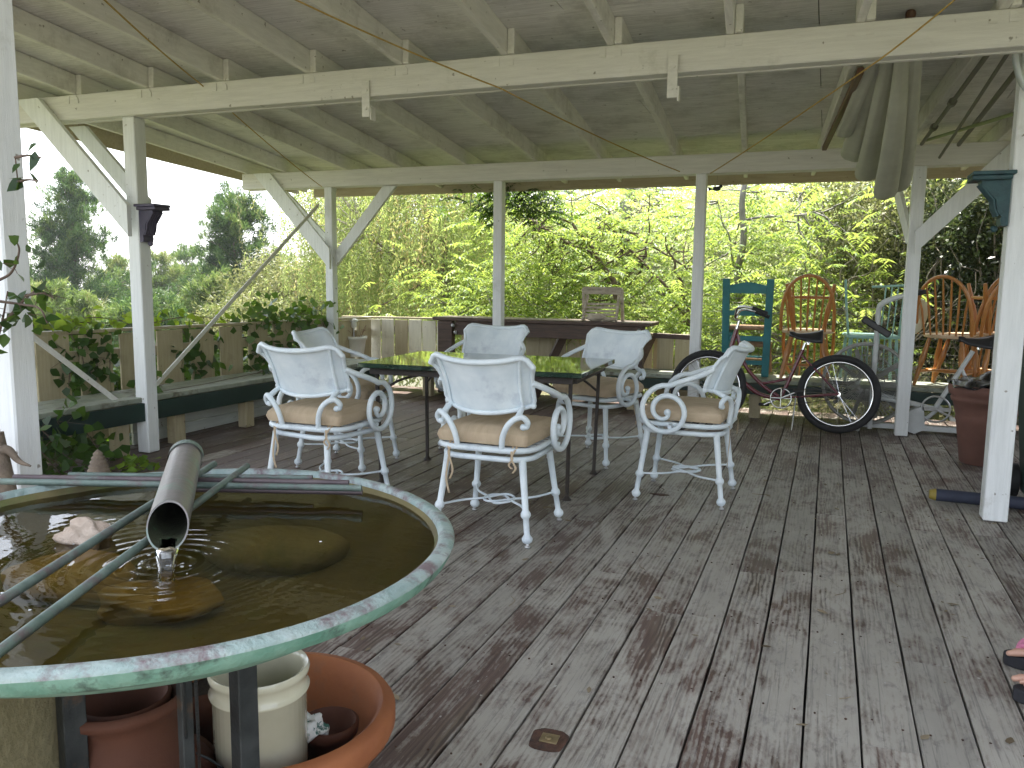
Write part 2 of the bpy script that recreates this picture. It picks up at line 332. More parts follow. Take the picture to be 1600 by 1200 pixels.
# deck: worn grey paint over purplish brown stain, grain along each board
def deck_material():
    m, t, o = new_mat('weathered_deck'); L = t.links
    tc = N(t, 'ShaderNodeTexCoord'); at_ = N(t, 'ShaderNodeAttribute', attribute_name='lv'); at2 = N(t, 'ShaderNodeAttribute', attribute_name='paint')
    sc = N(t, 'ShaderNodeVectorMath', operation='SCALE'); cx = N(t, 'ShaderNodeCombineXYZ')
    m1 = N(t, 'ShaderNodeMath', operation='MULTIPLY'); L.new(at_.outputs['Fac'], m1.inputs[0]); m1.inputs[1].default_value = 37.0
    L.new(m1.outputs[0], cx.inputs[2]); L.new(m1.outputs[0], cx.inputs[1])
    ad = N(t, 'ShaderNodeVectorMath', operation='ADD'); L.new(tc.outputs['Object'], ad.inputs[0]); L.new(cx.outputs[0], ad.inputs[1])
    def mp(s):
        q = N(t, 'ShaderNodeMapping'); q.inputs['Scale'].default_value = s; L.new(ad.outputs[0], q.inputs[0]); return q.outputs[0]
    big = noise(t, 1.0, mp((4.2, 2.0, 1)), 10, .70, .6); med = noise(t, 1.0, mp((24, 10, 1)), 9, .78, .4); grain = noise(t, 1.0, mp((90, 2.2, 1)), 7, .7, .7)
    wv = N(t, 'ShaderNodeTexWave', wave_type='BANDS', bands_direction='X'); wv.inputs['Scale'].default_value = 5.5; wv.inputs['Distortion'].default_value = 9; wv.inputs['Detail'].default_value = 3; wv.inputs['Detail Scale'].default_value = 1.2
    L.new(mp((3.0, .45, 1)), wv.inputs['Vector'])
    def M2(op, a_, b):
        q = N(t, 'ShaderNodeMath', operation=op)
        for i, x in enumerate((a_, b)):
            if hasattr(x, 'links'): L.new(x, q.inputs[i])
            else: q.inputs[i].default_value = x
        return q.outputs[0]
    s = M2('ADD', M2('MULTIPLY', big, 1.25), M2('MULTIPLY', med, .50)); s = M2('ADD', s, M2('MULTIPLY', grain, .15)); s = M2('ADD', s, M2('MULTIPLY', wv.outputs[1], .10))
    s = M2('ADD', s, at2.outputs['Fac'])
    mask = ramp(t, M2('SUBTRACT', s, .5), [(.42, (0, 0, 0)), (.48, (.5, .5, .5)), (.62, (1, 1, 1))])
    g1 = ramp(t, grain, [(.3, (.062, .038, .032)), (.55, (.122, .080, .066)), (.75, (.215, .160, .130))])
    warm = ramp(t, wv.outputs[1], [(.2, (.06, .045, .035)), (.8, (.18, .14, .105))])
    base = mixc(t, ramp(t, noise(t, 1.0, mp((5, .6, 1)), 3), [(.5, (0, 0, 0)), (.62, (.8, .8, .8))]), g1, warm)
    paint = mixc(t, noise(t, 1.0, mp((6, 3, 1)), 5), (.25, .232, .198), (.43, .405, .355))
    paint = mixc(t, ramp(t, med, [(.30, (.7, .7, .7)), (.48, (0, 0, 0))]), paint, (.13, .12, .12))
    paint = mixc(t, ramp(t, grain, [(.36, (.55, .55, .55)), (.46, (0, 0, 0))]), paint, (.12, .11, .105))
    col = mixc(t, mask, base, paint)
    spots = ramp(t, noise(t, 1.0, mp((55, 34, 1)), 2, .5), [(.74, (0, 0, 0)), (.76, (1, 1, 1))]); col = mixc(t, spots, col, (.38, .37, .34))
    tin = N(t, 'ShaderNodeMapRange'); L.new(at_.outputs['Fac'], tin.inputs[0]); tin.inputs[3].default_value = .84; tin.inputs[4].default_value = 1.14
    hs = N(t, 'ShaderNodeHueSaturation'); L.new(tin.outputs[0], hs.inputs['Value']); L.new(col, hs.inputs['Color'])
    b = N(t, 'ShaderNodeBsdfPrincipled'); L.new(hs.outputs[0], b.inputs['Base Color']); b.inputs['Specular IOR Level'].default_value = .35
    r = N(t, 'ShaderNodeMapRange'); L.new(mask, r.inputs[0]); r.inputs[3].default_value = .50; r.inputs[4].default_value = .66; L.new(r.outputs[0], b.inputs['Roughness'])
    bp = N(t, 'ShaderNodeBump'); bp.inputs['Strength'].default_value = .55; bp.inputs['Distance'].default_value = .004
    L.new(M2('ADD', grain, M2('MULTIPLY', mask, .35)), bp.inputs['Height']); L.new(bp.outputs[0], b.inputs['Normal'])
    L.new(b.outputs[0], o.inputs[0]); return m
M['deck'] = deck_material()
def water_material():
    m, t, o = new_mat('murky_water'); L = t.links
    tr = N(t, 'ShaderNodeBsdfTransparent'); tr.inputs[0].default_value = (.66, .60, .34, 1)
    gl = N(t, 'ShaderNodeBsdfGlossy'); gl.inputs['Roughness'].default_value = .015; fr = N(t, 'ShaderNodeFresnel'); fr.inputs['IOR'].default_value = 1.36
    v = mapping(t, (1, 1, 1)); bp = N(t, 'ShaderNodeBump'); bp.inputs['Strength'].default_value = .16; bp.inputs['Distance'].default_value = .004
    nz = noise(t, 9, mapping(t, (1, 2.6, 1)), 3, .5)
    L.new(nz, bp.inputs['Height']); L.new(bp.outputs[0], gl.inputs['Normal']); L.new(bp.outputs[0], fr.inputs['Normal'])
    mx = N(t, 'ShaderNodeMixShader'); L.new(fr.outputs[0], mx.inputs[0]); L.new(tr.outputs[0], mx.inputs[1]); L.new(gl.outputs[0], mx.inputs[2]); L.new(mx.outputs[0], o.inputs[0]); return m
M['water'] = water_material()
def clear_water():
    m, t, o = new_mat('clear_water'); b = N(t, 'ShaderNodeBsdfPrincipled'); b.inputs['Transmission Weight'].default_value = 1; b.inputs['Roughness'].default_value = .03; b.inputs['IOR'].default_value = 1.33
    t.links.new(b.outputs[0], o.inputs[0]); return m
M['clear'] = clear_water()
def ground_material():
    m, t, o = new_mat('dry_slope'); v = mapping(t, (1, 1, 1))
    col = ramp(t, noise(t, .5, v, 8, .7), [(.3, (.06, .055, .03)), (.5, (.11, .10, .055)), (.7, (.06, .08, .03))])
    col = mixc(t, ramp(t, noise(t, .012, v, 6, .6), [(.45, (0, 0, 0)), (.6, (1, 1, 1))]), col, (.13, .14, .08))
    b = N(t, 'ShaderNodeBsdfDiffuse'); t.links.new(col, b.inputs[0]); t.links.new(b.outputs[0], o.inputs[0]); return m
M['ground'] = ground_material()
#--MORE--
def set_attr(o, name, vals, dom='FACE'):
    a_ = o.data.attributes.new(name, 'FLOAT', dom); a_.data.foreach_set('value', np.asarray(vals, dtype=np.float32))

# ------------------------------------------------------------ ground, hills
def sg(t): return 1 / (1 + math.exp(-max(-40, min(40, t))))
def terrain_z(x, y):
    r = math.hypot(x, y)
    z = -2.6 - 0.20 * max(0, -x - 5) - 0.02 * max(0, r - 20)
    z += 2.3 * sg((x + 2.0) * .9) * sg((y - 2) * .8)
    z += max(0, x - 1) * .22 * (1 if y > 4 else .4)
    z += max(0, y - 11) * .10 * sg((x + 5) * .5)
    z = max(z, -16 - .03 * r) if r > 60 else z
    if r > 150: z += (r - 150) * .045 * (0.75 + .5 * sin(math.atan2(y, x) * 7 + 1) + .2 * sin(math.atan2(y, x) * 23))
    return min(z, 70)
mb = MB(); rad = [0.0, 1.5] + [1.5 * 1.13 ** k for k in range(1, 53)]; nA = 120; vs = []; fs = []
for i, r in enumerate(rad):
    for k in range(nA):
        th = 2 * pi * k / nA; x, y = r * cos(th), r * sin(th) + 3
        vs.append((x, y, terrain_z(x, y) + .12 * sin(x * 1.3) * cos(y * 1.7) * min(1, r / 10)))
for i in range(len(rad) - 1):
    for k in range(nA): fs.append((i * nA + k, i * nA + (k + 1) % nA, (i + 1) * nA + (k + 1) % nA, (i + 1) * nA + k))
mb.add(vs, fs, True); tag(mb.build('ground', M['ground']), kind='structure')

# ------------------------------------------------------------ deck
BW = 0.152; DX0, DX1, DY0, DY1 = -4.79, 3.7, -2.6, 8.5
vs = []; fs = []; lv = []; paint = []
k0 = int(math.floor(DX0 / BW)); k1 = int(math.ceil(DX1 / BW))
for k in range(k0, k1):
    y = DY0 - random.uniform(0, 2.5); xa, xb = k * BW + .0036, (k + 1) * BW - .0036
    while y < DY1:
        L = random.uniform(2.2, 4.3); y1 = min(y + L, DY1 + random.uniform(-.01, .01)); ya = max(y, DY0)
        if y1 - ya > .05:
            n = max(2, int((y1 - ya) / .35)); zt = random.uniform(-.0022, .0008); tilt = random.uniform(-.0012, .0012); r = random.random(); pb = random.gauss(0, .022)
            o = len(vs)
            for i in range(n + 1):
                yy = ya + .0015 + (y1 - ya - .003) * i / n; j1, j2 = random.gauss(0, .0009), random.gauss(0, .0009); cup = .0012
                for x, z in ((xa + j1, -.036), (xa + j1, zt + tilt - .002), (xa + j1 + .004, zt + tilt), (xa + BW / 2, zt - cup), (xb + j2 - .004, zt - tilt), (xb + j2, zt - tilt - .002), (xb + j2, -.036)):
                    vs.append((x, yy, z))
                    g = -.055 + pb + .15 / (1 + math.exp(-(x + 1.05 + .20 * (yy - 3)) * 2.6)) - .028 * max(0, yy - 3.6) * (1 if x > -1 else .5) - .05 * (x < -1.6) - .04 * (x < -2.9) - .02 * (yy > 6)
                    paint.append(g)
            for i in range(n):
                for q in range(6): fs.append((o + i * 7 + q, o + i * 7 + q + 1, o + (i + 1) * 7 + q + 1, o + (i + 1) * 7 + q)[::-1]); lv.append(r)
            fs.append(tuple(o + q for q in range(7))); lv.append(r); fs.append(tuple(o + n * 7 + q for q in range(7))[::-1]); lv.append(r)
        y = y1
mb = MB(); mb.add(vs, fs); o = mb.build('deck', M['deck']); tag(o, kind='structure'); set_attr(o, 'lv', lv); set_attr(o, 'paint', paint, 'POINT')
mb = MB(); mb.box((-.54, 2.95, -.06), (8.3, 10.9, .03)); tag(mb.build('gap_shade_sheet', surf('gap_shade_dark', (.01, .008, .006), (.02, .016, .012), 5, .9)), kind='structure')  # near-black sheet added to put shade into the board gaps

# ------------------------------------------------------------ the shelter over the deck
roof = tag(empty('deck_shelter', (-4.54, 4.42, 0)), 'white painted post and beam shelter with exposed rafters roofing the wooden deck', 'shelter')
ROFF = Vector((-4.54, 4.42, 0))
def rpart(mb, name, m, **kw):
    mb.v = [(v[0] - ROFF.x, v[1] - ROFF.y, v[2] - ROFF.z) for v in mb.v]
    return mb.build(name, m, roof, **kw)
def rz(y): return 2.515 - .0465 * (y - 4.42)          # underside of the rafters
# beams: a doubled plank each
for (xa, ya, xb, yb, z0, z1, th) in ((-5.85, 4.42, 3.6, 4.50, 2.345, 2.512, .09), (-6.03, 7.45, 3.6, 7.47, 2.205, 2.372, .09), (-6.0, 1.95, 3.6, 1.95, 2.45, 2.63, .09)):
    m = MB(); m.beam((xa, ya, (z0 + z1) / 2), (xb, yb, (z0 + z1) / 2), th, z1 - z0, .005); m.beam((xa + .02, ya + th / 2 + .02, (z0 + z1) / 2 - .004), (xb, yb + th / 2 + .02, (z0 + z1) / 2 - .004), .036, z1 - z0, .004)
    rpart(m, 'beam', M['beam'])
# rafters, each from its own pair of bearing points
R1 = [-6.28, -5.64, -5.0, -4.35, -3.73, -3.07, -2.43, -1.77, -1.16, -.54, .07, .67, 1.29, 1.92, 2.55, 3.18]
R2 = [-6.62, -6.02, -5.53, -4.78, -4.14, -3.43, -2.69, -2.07, -1.39, -.79, -.16, .49, 1.12, 1.74, 2.36, 3.0]
for xa, xb in list(zip(R1, R2))[1:]:
    def rx(y): return xa + (xb - xa) * (y - 4.42) / 3.03
    m = MB(); h = .135
    m.beam((rx(1.25), 1.25, rz(1.25) + h / 2), (rx(4.50), 4.50, rz(4.50) + h / 2), .04, h, .004)
    m.beam((rx(4.40) + .042, 4.40, rz(4.40) + h / 2), (rx(8.74) + .042, 8.74, rz(8.74) + h / 2), .04, h, .004)
    rpart(m, 'rafter', M['rafter'])
    if xa > -5.2:                          # toenail cleats on the beam face
        for s in (-1, 1):
          m = MB(); m.prism([(-.016, 0), (.020, 0), (.020, .030), (.002, .050), (-.016, .050)], 0, .004, Matrix(((s, 0, 0), (0, 0, -1), (0, 1, 0))), (xa + s * .040, 4.3735 + (xa + 5.85) * .0085, 2.452))
          rpart(m, 'hanger_cleat', M['beam'])
# boarded ceiling: sheets with open joints, then a roof skin above
m = MB(); y = 1.2; row = 0
while y < 8.72:
    y1 = min(y + .61, 8.72); x = -6.25 - (row % 2) * 1.2
    while x < 3.65:
        x1 = min(x + 2.44, 3.65); xx = max(x, -6.25)
        za, zb = rz(y) + .137, rz(y1) + .137; j = random.uniform(0, .002)
        m.beam(((xx + x1) / 2, y + .003, (za) + .006 + j), ((xx + x1) / 2, y1 - .003, (zb) + .006 + j), x1 - xx - .005, .012)
        x = x1
    y = y1; row += 1
rpart(m, 'ceiling_board', M['sheath'])
m = MB(); m.beam((-1.3, 1.15, rz(1.15) + .20), (-1.3, 8.86, rz(8.86) + .20), 10.1, .08); rpart(m, 'roof_covering', surf('tar_roofing', (.06, .06, .055), (.10, .10, .09), 20, .9, bump=.5))
m = MB(); m.beam((-6.05, 8.78, rz(8.78) + .035), (3.65, 8.78, rz(8.78) + .035), .035, .19, .003); rpart(m, 'fascia', M['fasciaw'])
m = MB(); m.beam((-6.28, 1.2, rz(1.2) + .07), (-6.62 + .35, 8.75, rz(8.75) + .07), .035, .17, .003); rpart(m, 'fascia', M['fasciaw'])
# posts
for (x, y, s, zt) in ((-4.54, 4.47, .105, 2.345), (-4.95, 7.47, .092, 2.205), (-3.03, 7.47, .092, 2.205), (-1.105, 7.47, .092, 2.205), (.625, 7.48, .10, 2.205), (.90, 4.97, .118, 2.49), (-2.62, 2.00, .095, 2.45), (2.6, 7.48, .10, 2.205), (2.6, 4.5, .10, 2.345)):
    m = MB(); m.box((x, y, zt / 2 + .002), (s, s, zt - .004), None, .006); rpart(m, 'post', M['post'])
# knee braces: planks lapped on the beam face
def brace(p0, p1, wd=.14, th=.036):
    s_ = 1 if p0[0] > p1[0] else -1; h = wd * .707        # p0 upper end on the beam, cut level; p1 lower end on the post, cut plumb
    poly = [(p0[0] - h, p0[2]), (p0[0] + h, p0[2]), (p1[0], p1[2] + h), (p1[0], p1[2] - h)] if s_ < 0 else [(p0[0] - h, p0[2]), (p0[0] + h, p0[2]), (p1[0], p1[2] - h), (p1[0], p1[2] + h)]
    m = MB(); m.prism(poly, -th / 2, th / 2, Matrix(((1, 0, 0), (0, 0, -1), (0, 1, 0))), (0, p0[1], 0)); rpart(m, 'brace', M['post'])
brace((-5.38, 4.352, 2.50), (-4.50, 4.352, 1.64), .15); brace((-5.20, 4.60, 2.345), (-4.56, 4.60, 1.73), .11)
brace((-5.74, 7.382, 2.365), (-4.905, 7.382, 1.46), .15); brace((-5.66, 7.60, 2.20), (-4.98, 7.60, 1.55), .10)
brace((-4.25, 7.50, 2.20), (-4.90, 7.50, 1.47), .11, .04)
brace((1.34, 7.382, 2.365), (.62, 7.382, 1.60), .13, .036)
q_ = at(1391, 262, Y=7.95); m = MB(); m.beam((q_.x, q_.y, q_.z + .05), (.60, 7.56, 1.62), .036, .09, .003, up=(0, 0, 1)); rpart(m, 'brace', M['post'])
# hanging straps, curved bracket, diagonal flats
for (x, z0) in ((-2.65, 2.225), (-.82, 2.215)):
    m = MB(); m.box((x, 4.392, z0 + .105), (.052, .005, .21), None, .001); m.box((x + .030, 4.42, z0 + .02), (.008, .05, .075)); m.tube([(x, 4.384, z0 + .05), (x, 4.395, z0 + .05)], .011, 8); m.tube([(x + .005, 4.384, z0 + .155), (x + .005, 4.395, z0 + .155)], .009, 8); rpart(m, 'hanger_strap', M['beam'])
m = MB(); pts = [(.80 + .14 * (1 - cos(t)), 4.88, 2.50 - .30 * sin(t)) for t in [i * pi / 2 / 9 for i in range(10)]]
m.sheet([[Vector(p) + Vector((0, -.05, 0)), Vector(p) + Vector((0, .04, 0))] for p in pts], .012); rpart(m, 'curved_bracket', M['chair'])
for a_, b in (((-4.62, 4.45, .33), (-5.02, 7.36, 2.02)), ((-4.62, 4.36, .33), (-4.62, 2.4, 1.88))):
    m = MB(); m.beam(a_, b, .012, .034, .001); rpart(m, 'diagonal_tie', M['beam'])

# corbels screwed to two posts
def corbel(name, sgn, loc, mt, label, w_=.16, h=.30):
    m = MB()
    prof = [(0, 0), (.03, .0), (.035, .03), (.03, .045), (.05, .07), (.055, .10), (.06, .13), (.095, .17), (.125, .205), (.13, .225), (0, .225)]
    k = h / .27
    m.prism([(p[0] * k * sgn, p[1] * k) for p in (prof if sgn > 0 else prof[::-1])], -w_ * .36, w_ * .36, Matrix(((1, 0, 0), (0, 0, -1), (0, 1, 0))))
    for q in range(5):                     # fluting
        yy = (q - 2) * w_ * .15; m.tube([Vector((sgn * k * p[0], yy, k * p[1])) for p in ((.045, .05), (.062, .09), (.068, .13), (.10, .17), (.13, .21))], .008 * k, 6)
    o = empty(name, loc); m.build('scrolled_body', mt, o)
    m = MB(); m.box((sgn * .088 * k, 0, .235 * k), (.176 * k, w_ * 1.1, .022 * k), None, .004); m.box((sgn * .080 * k, 0, .257 * k), (.19 * k, w_ * 1.2, .018 * k), None, .003); m.build('shelf', mt, o)
    m = MB(); m.ball((sgn * .05 * k, 0, -.012), .018, 8); m.build('finial', mt, o)
    return tag(o, label, 'corbel')
corbel('corbel', 1, (-4.487, 4.47, 1.50), M['corbel_dark'], 'dark purple scrolled corbel on the post beside the left bench', .13, .26)
corbel('corbel', -1, (.836, 4.95, 1.57), M['corbel_blue'], 'blue green fluted corbel on the thick post at the right', .17, .28)

# golden ropes strung under the ceiling
def rope(pts, label, sag=.05):
    P = [Vector(p) for p in pts]; out = []
    for i in range(len(P) - 1):
        for k in range(12):
            t = k / 12; q = P[i].lerp(P[i + 1], t); q.z -= sag * 4 * t * (1 - t) / 1; out.append(q)
    out.append(P[-1]); m = MB(); m.tube(out, .0045, 6); tag(m.build('rope', M['rope']), label, 'rope')
rope([at(60, -100, Y=2.3), at(312, 130, Y=4.34), at(503, 292, Y=7.40)], 'golden rope running to the far left corner post', .02)
rope([at(340, -60, Y=3.0), at(782, 138, Y=4.34), at(1062, 268, Y=7.38)], 'golden rope crossing the middle of the front beam', .02)
rope([at(1560, -60, Y=4.0), at(1376, 92, Y=4.36), at(1110, 271, Y=7.38)], 'golden rope crossing in front of the folded umbrella', .01)

# ------------------------------------------------------------ fences and benches
def board(m, x, y, z0, z1, wd, th, ang): m.box((x, y, (z0 + z1) / 2), (wd, th, z1 - z0), Matrix.Rotation(ang, 3, 'Z'), .003)
def fence(name, A, B, z0, zA, zB, n, gapf, label, mt='fence', rails=(.30, .68), skip=(), capw=.09, inside=1):
    A, B = Vector((*A, 0)), Vector((*B, 0)); d = (B - A); L = d.length; ang = math.atan2(d.y, d.x); u = d.normalized(); nrm = Vector((-u.y, u.x, 0))
    root = tag(empty(name, A), label, 'fence')
    for i in range(n):
        if i in skip: continue
        t = (i + .5) / n; p = A + d * t; zt = zA + (zB - zA) * t; m = MB(); wd = L / n * (1 - gapf) * random.uniform(.93, 1.04)
        side = (1 if i % 2 else -1) if inside == 2 else 1
        q = p + nrm * (-.030 * side) - A; board(m, q.x, q.y, z0, zt + random.uniform(-.012, .004) * (inside != 0), wd, .018, ang + random.uniform(-.01, .01)); m.build('board', M[mt if random.random() > .25 or mt != 'fence_peel' else 'fence'], root)
    for r in rails:
        m = MB(); m.beam((0, 0, r), (d.x, d.y, r + (zB - zA) * .8), .036, .08, .003); m.build('rail', M['fence'], root)
    if capw:
        m = MB(); m.beam((0, 0, zA + .014), (d.x, d.y, zB + .014), capw, .024, .003); m.build('cap_rail', M['fence'], root)
    return root
fence('board_fence', (-5.26, 3.0), (-5.02, 8.36), .02, .852, .792, 15, .22, 'beige slatted fence behind the left bench, overgrown with ivy', inside=1)
fence('board_fence', (-5.42, 8.40), (-4.0, 8.44), .15, .79, .80, 8, .06, 'peeling cream fence behind the white flower pot', 'fence_peel', capw=.05)
fence('board_fence', (-3.95, 8.62), (-1.55, 8.62), .12, .66, .66, 15, .05, 'beige fence boards seen beneath the dark wooden counter', 'fence', capw=0)
fence('board_fence', (-1.62, 8.36), (-1.26, 8.34), .10, .745, .735, 2, .05, 'short beige fence panel between the counter and the leafy gap', 'fence', capw=0, rails=(.3,))
m = MB(); m.beam((-1.66, 8.33, .715), (-1.20, 8.32, .705), .05, .05, .003); o_ = [x for x in C.objects if x.name.startswith('board_fence')][-1]; mm = m; mm.v = [(v[0] + 1.62, v[1] - 8.36, v[2]) for v in mm.v]; mm.build('cap_rail', M['counter'], o_)

def bench(A, B, front_off, z, label, depth, legs, apron=.13):
    A, B = Vector((*A, 0)), Vector((*B, 0)); d = B - A; u = d.normalized(); nrm = Vector((-u.y, u.x, 0)) * front_off
    root = tag(empty('deck_bench', A), label, 'bench')
    for k in range(3):
        off = nrm * (depth * (k + .5) / 3); m = MB(); m.beam(off + Vector((0, 0, z - .019)), d + off + Vector((0, 0, z - .019)), depth / 3 - .008, .036, .004); m.build('seat_board', M['bench_top'], root)
    m = MB(); m.beam(Vector((0, 0, z - .04 - apron / 2)) - nrm * .002, d + Vector((0, 0, z - .04 - apron / 2)) - nrm * .002, .036, apron, .003); m.build('apron', M['green_apron'], root)
    for t in legs:
        p = d * t + nrm * .09; m = MB(); m.box((p.x, p.y, (z - .04) / 2), (.10, .09, z - .042), Matrix.Rotation(math.atan2(d.y, d.x), 3, 'Z'), .004); m.build('leg', M['fence'], root)
    return root
bench((-4.60, 2.6), (-4.40, 7.55), 1, .405, 'green edged built-in bench running along the left ivy fence', .46, (.12, .34, .445, .60, .75, .9))
bench((-4.38, 7.80), (2.9, 7.84), 1, .375, 'green edged built-in bench along the back, carrying the stored chairs', .50, (.05, .2, .36, .52, .70, .86), .10)
# white skirting boards behind the left bench
m = MB(); m.beam((-4.83, 4.6, .045), (-4.78, 7.9, .045), .022, .088, .003); m.beam((-4.835, 4.6, .136), (-4.785, 7.9, .136), .024, .088, .003)
tag(m.build('skirting', M['skirt']), 'two white skirting planks along the deck edge under the left bench', 'skirting')

# counter with bolts
root = tag(empty('bar_counter', (-4.0, 8.10, 0)), 'dark stained wooden bar counter behind the table', 'counter')
def off(m, o_): m.v = [(v[0] - o_[0], v[1] - o_[1], v[2] - o_[2]) for v in m.v]; return m
CO = (-4.0, 8.10, 0)
m = MB(); m.box((-2.85, 8.29, .832), (2.42, .44, .036), None, .004); off(m, CO).build('counter_top', M['counter'], root)
m = MB(); m.box((-2.76, 8.14, .735), (2.10, .04, .15), None, .003); off(m, CO).build('front_board', M['counter'], root)
for x in (-3.92, -1.77):
    m = MB(); m.box((x, 8.14, .41), (.17 if x < -3 else .10, .09, .80), None, .004); off(m, CO).build('post', M['counter'], root)
for x, z in ((-3.82, .765), (-3.79, .69), (-1.76, .77)):
    m = MB(); m.lathe([(.022, 0), (.022, .004), (.012, .010), (.012, .016), (0, .016)], (x, 8.092, z), 10, Matrix.Rotation(pi / 2, 3, 'X')); off(m, CO).build('bolt', M['galv'], root)
for x in (-2.9, -2.35, -1.95):
    m = MB(); m.beam((x, 8.2, .02), (x + .25, 8.45, .70), .05, .09, .003); off(m, CO).build('strut', M['counter'], root)

# folded slatted chair lying on the counter
root = tag(empty('folding_chair', (-2.2, 8.25, .852)), 'silvered slatted folding wooden chair standing on the bar counter', 'chair')
m = MB()
for x in (-.21, .21):
    m = MB(); m.beam((x, .10, .0), (x * .97, .04, .33), .028, .04, .003); m.build('side_rail', M['greywood'], root)
    m = MB(); m.beam((x * .84, -.06, .0), (x * .80, .08, .26), .026, .035, .003); m.build('leg', M['greywood'], root)
m = MB(); m.beam((-.21, .035, .31), (.21, .035, .31), .022, .075, .003); m.build('top_rail', M['greywood'], root)
for k in range(5):
    m = MB(); m.beam((-.19, -.05 + k * .022, .03 + k * .035), (.19, -.05 + k * .022, .032 + k * .035), .012, .024, .002); m.build('slat', M['greywood'], root)
m = MB(); m.ball((-.02, -.04, .035), .09, 10, (1.2, .6, .42), noise=.15, seed=2); m.ball((.10, -.05, .02), .06, 10, (1.3, .6, .4), noise=.15, seed=3); o = m.build('rag', M['greywood']); o.location = (-2.2, 8.22, .852); tag(o, 'crumpled grey rag lying at the foot of the folding chair on the counter', 'rag')

# white pot with a solar lamp
root = tag(empty('flower_pot', at(556, 541, Y=7.98)), 'white plastic flower pot with dried stalks on the back bench corner', 'flower pot'); PL = root.location.copy(); PL.z = .377; root.location = PL
m = MB(); m.lathe([(.085, 0), (.115, .20), (.128, .20), (.130, .235), (.118, .235), (.112, .21), (0, .20)], n=20); m.build('pot', M['white_plastic'], root)
m = MB()
for k in range(16):
    a_ = k * 2.4; m.tube([(.05 * cos(a_), .05 * sin(a_), .2), (.09 * cos(a_), .09 * sin(a_), .2 + random.uniform(.05, .12)), ((.10 + .06 * random.random()) * cos(a_), .13 * sin(a_), .24 + random.uniform(.03, .15))], .002, 4)
m.build('dry_stalks', M['bark_red'], root)
root = tag(empty('solar_lamp', (PL.x - .005, PL.y - .03, PL.z + .20)), 'small solar garden lamp stuck in the white flower pot', 'lamp')
m = MB(); m.tube([(0, 0, 0), (0, 0, .14)], .009, 8); m.build('stake', M['glide'], root)
m = MB(); m.lathe([(.022, .13), (.030, .15), (.032, .20), (.03, .205)], n=14); m.build('lens', M['white_plastic'], root)
m = MB(); m.lathe([(.048, .200), (.052, .208), (.046, .222), (.030, .232), (0, .234)], n=18); m.build('cap', M['galv'], root)

# wire mesh fence in the leafy gap
m = MB()
for i in range(48): x = -1.22 + i * .075; m.tube([(x, 8.42, .05), (x, 8.42, 1.12)], .0014, 3, smooth=False)
for i in range(16): z = .06 + i * .07; m.tube([(-1.22, 8.42, z), (2.32, 8.42, z)], .0014, 3, smooth=False)
tag(m.build('wire_fence', M['wire']), 'rusty wire mesh fence behind the stored chairs', 'fence')

# rusty recessed box in the deck
p = at(857, 1157, Z=0); root = tag(empty('floor_fitting', (p.x, p.y, 0)), 'rusty recessed brass fitting let into a deck board near the front', 'fitting'); root.rotation_euler = (0, 0, .05)
m = MB(); m.prism([(.050 * math.copysign(abs(cos(t)) ** .45, cos(t)) * (1 + .05 * sin(5 * t)), .052 * math.copysign(abs(sin(t)) ** .45, sin(t)) * (1 + .05 * cos(4 * t))) for t in [i * pi / 14 for i in range(28)]], .0005, .003); m.build('recess', M['rust'], root)
m = MB(); m.box((.002, .003, .005), (.050, .044, .004), None, .001); m.lathe([(.009, .007), (.009, .010), (.005, .011), (0, .010)], n=10); m.build('brass_plate', M['brass'], root)
p = at(1030, 773, Z=0); m = MB(); m.prism([(.055 * cos(t) * (1 + .2 * sin(3 * t)), .022 * sin(t) * (1 + .2 * cos(5 * t))) for t in [i * pi / 10 for i in range(20)]], .0008, .003); o = m.build('rust_stain', M['rust']); o.location = (p.x, p.y, 0); tag(o, 'small rusty patch plate on the deck between the legs of the right chair', 'patch plate')
p = at(1120, 295, Y=8.7)
root = tag(empty('bird_ornament', p), 'small black bird shaped ornament hanging under the far eave', 'ornament')
m = MB(); m.ball((0, 0, 0), .035, 10, (1.2, .5, .7)); m.ball((.04, 0, .025), .018, 8); m.prism([(-.03, 0), (-.09, .02), (-.08, -.02)], -.004, .004, Matrix.Rotation(pi / 2, 3, 'X')); m.build('body', M['rubber'], root)
m = MB(); m.tube([(0, 0, .03), (0, 0, .14)], .0012, 4); m.build('thread', M['wire'], root)
#--MORE--

# nail heads along the joists, and dry bits blown over the boards
m = MB()
for k in range(k0, k1):
    y = DY0 + .18
    while y < DY1:
        for s in (.030, .118):
            x0, y0 = k * BW + s + random.gauss(0, .004), y + random.gauss(0, .010); r = random.uniform(.0028, .0042)
            m.prism([(r * cos(t), r * sin(t)) for t in [i * pi / 3 for i in range(6)]], -.004, .0006, None, (x0, y0, 0))
        y += .61
tag(m.build('deck_nails', M['rust']), kind='structure')
m = MB()
for i in range(520):
    x, y = random.uniform(-4.4, 2.6), 1.4 + 6.8 * random.random() ** .8; a_ = random.uniform(0, 6.28); L = random.choice((.006, .010, .016, .022)) * random.uniform(.6, 1.3); wd = L * random.uniform(.25, .6); R_ = Matrix.Rotation(a_, 3, 'Z') @ Matrix.Rotation(random.uniform(-.25, .25), 3, 'X')
    m.prism([(-L, 0), (-L * .2, -wd), (L * .7, -wd * .5), (L, 0), (L * .5, wd * .7), (-L * .3, wd)], .002, .0032, R_, (x, y, .0015))
for i in range(26):
    x, y = random.uniform(-3.5, 2.2), random.uniform(1.6, 8.0); a_ = random.uniform(0, 6.28); L = random.uniform(.04, .11); m.tube(curve([(x, y, .004), (x + L * .5 * cos(a_), y + L * .5 * sin(a_), .008), (x + L * cos(a_ + .4), y + L * sin(a_ + .4), .004)], 4), .0016, 4)
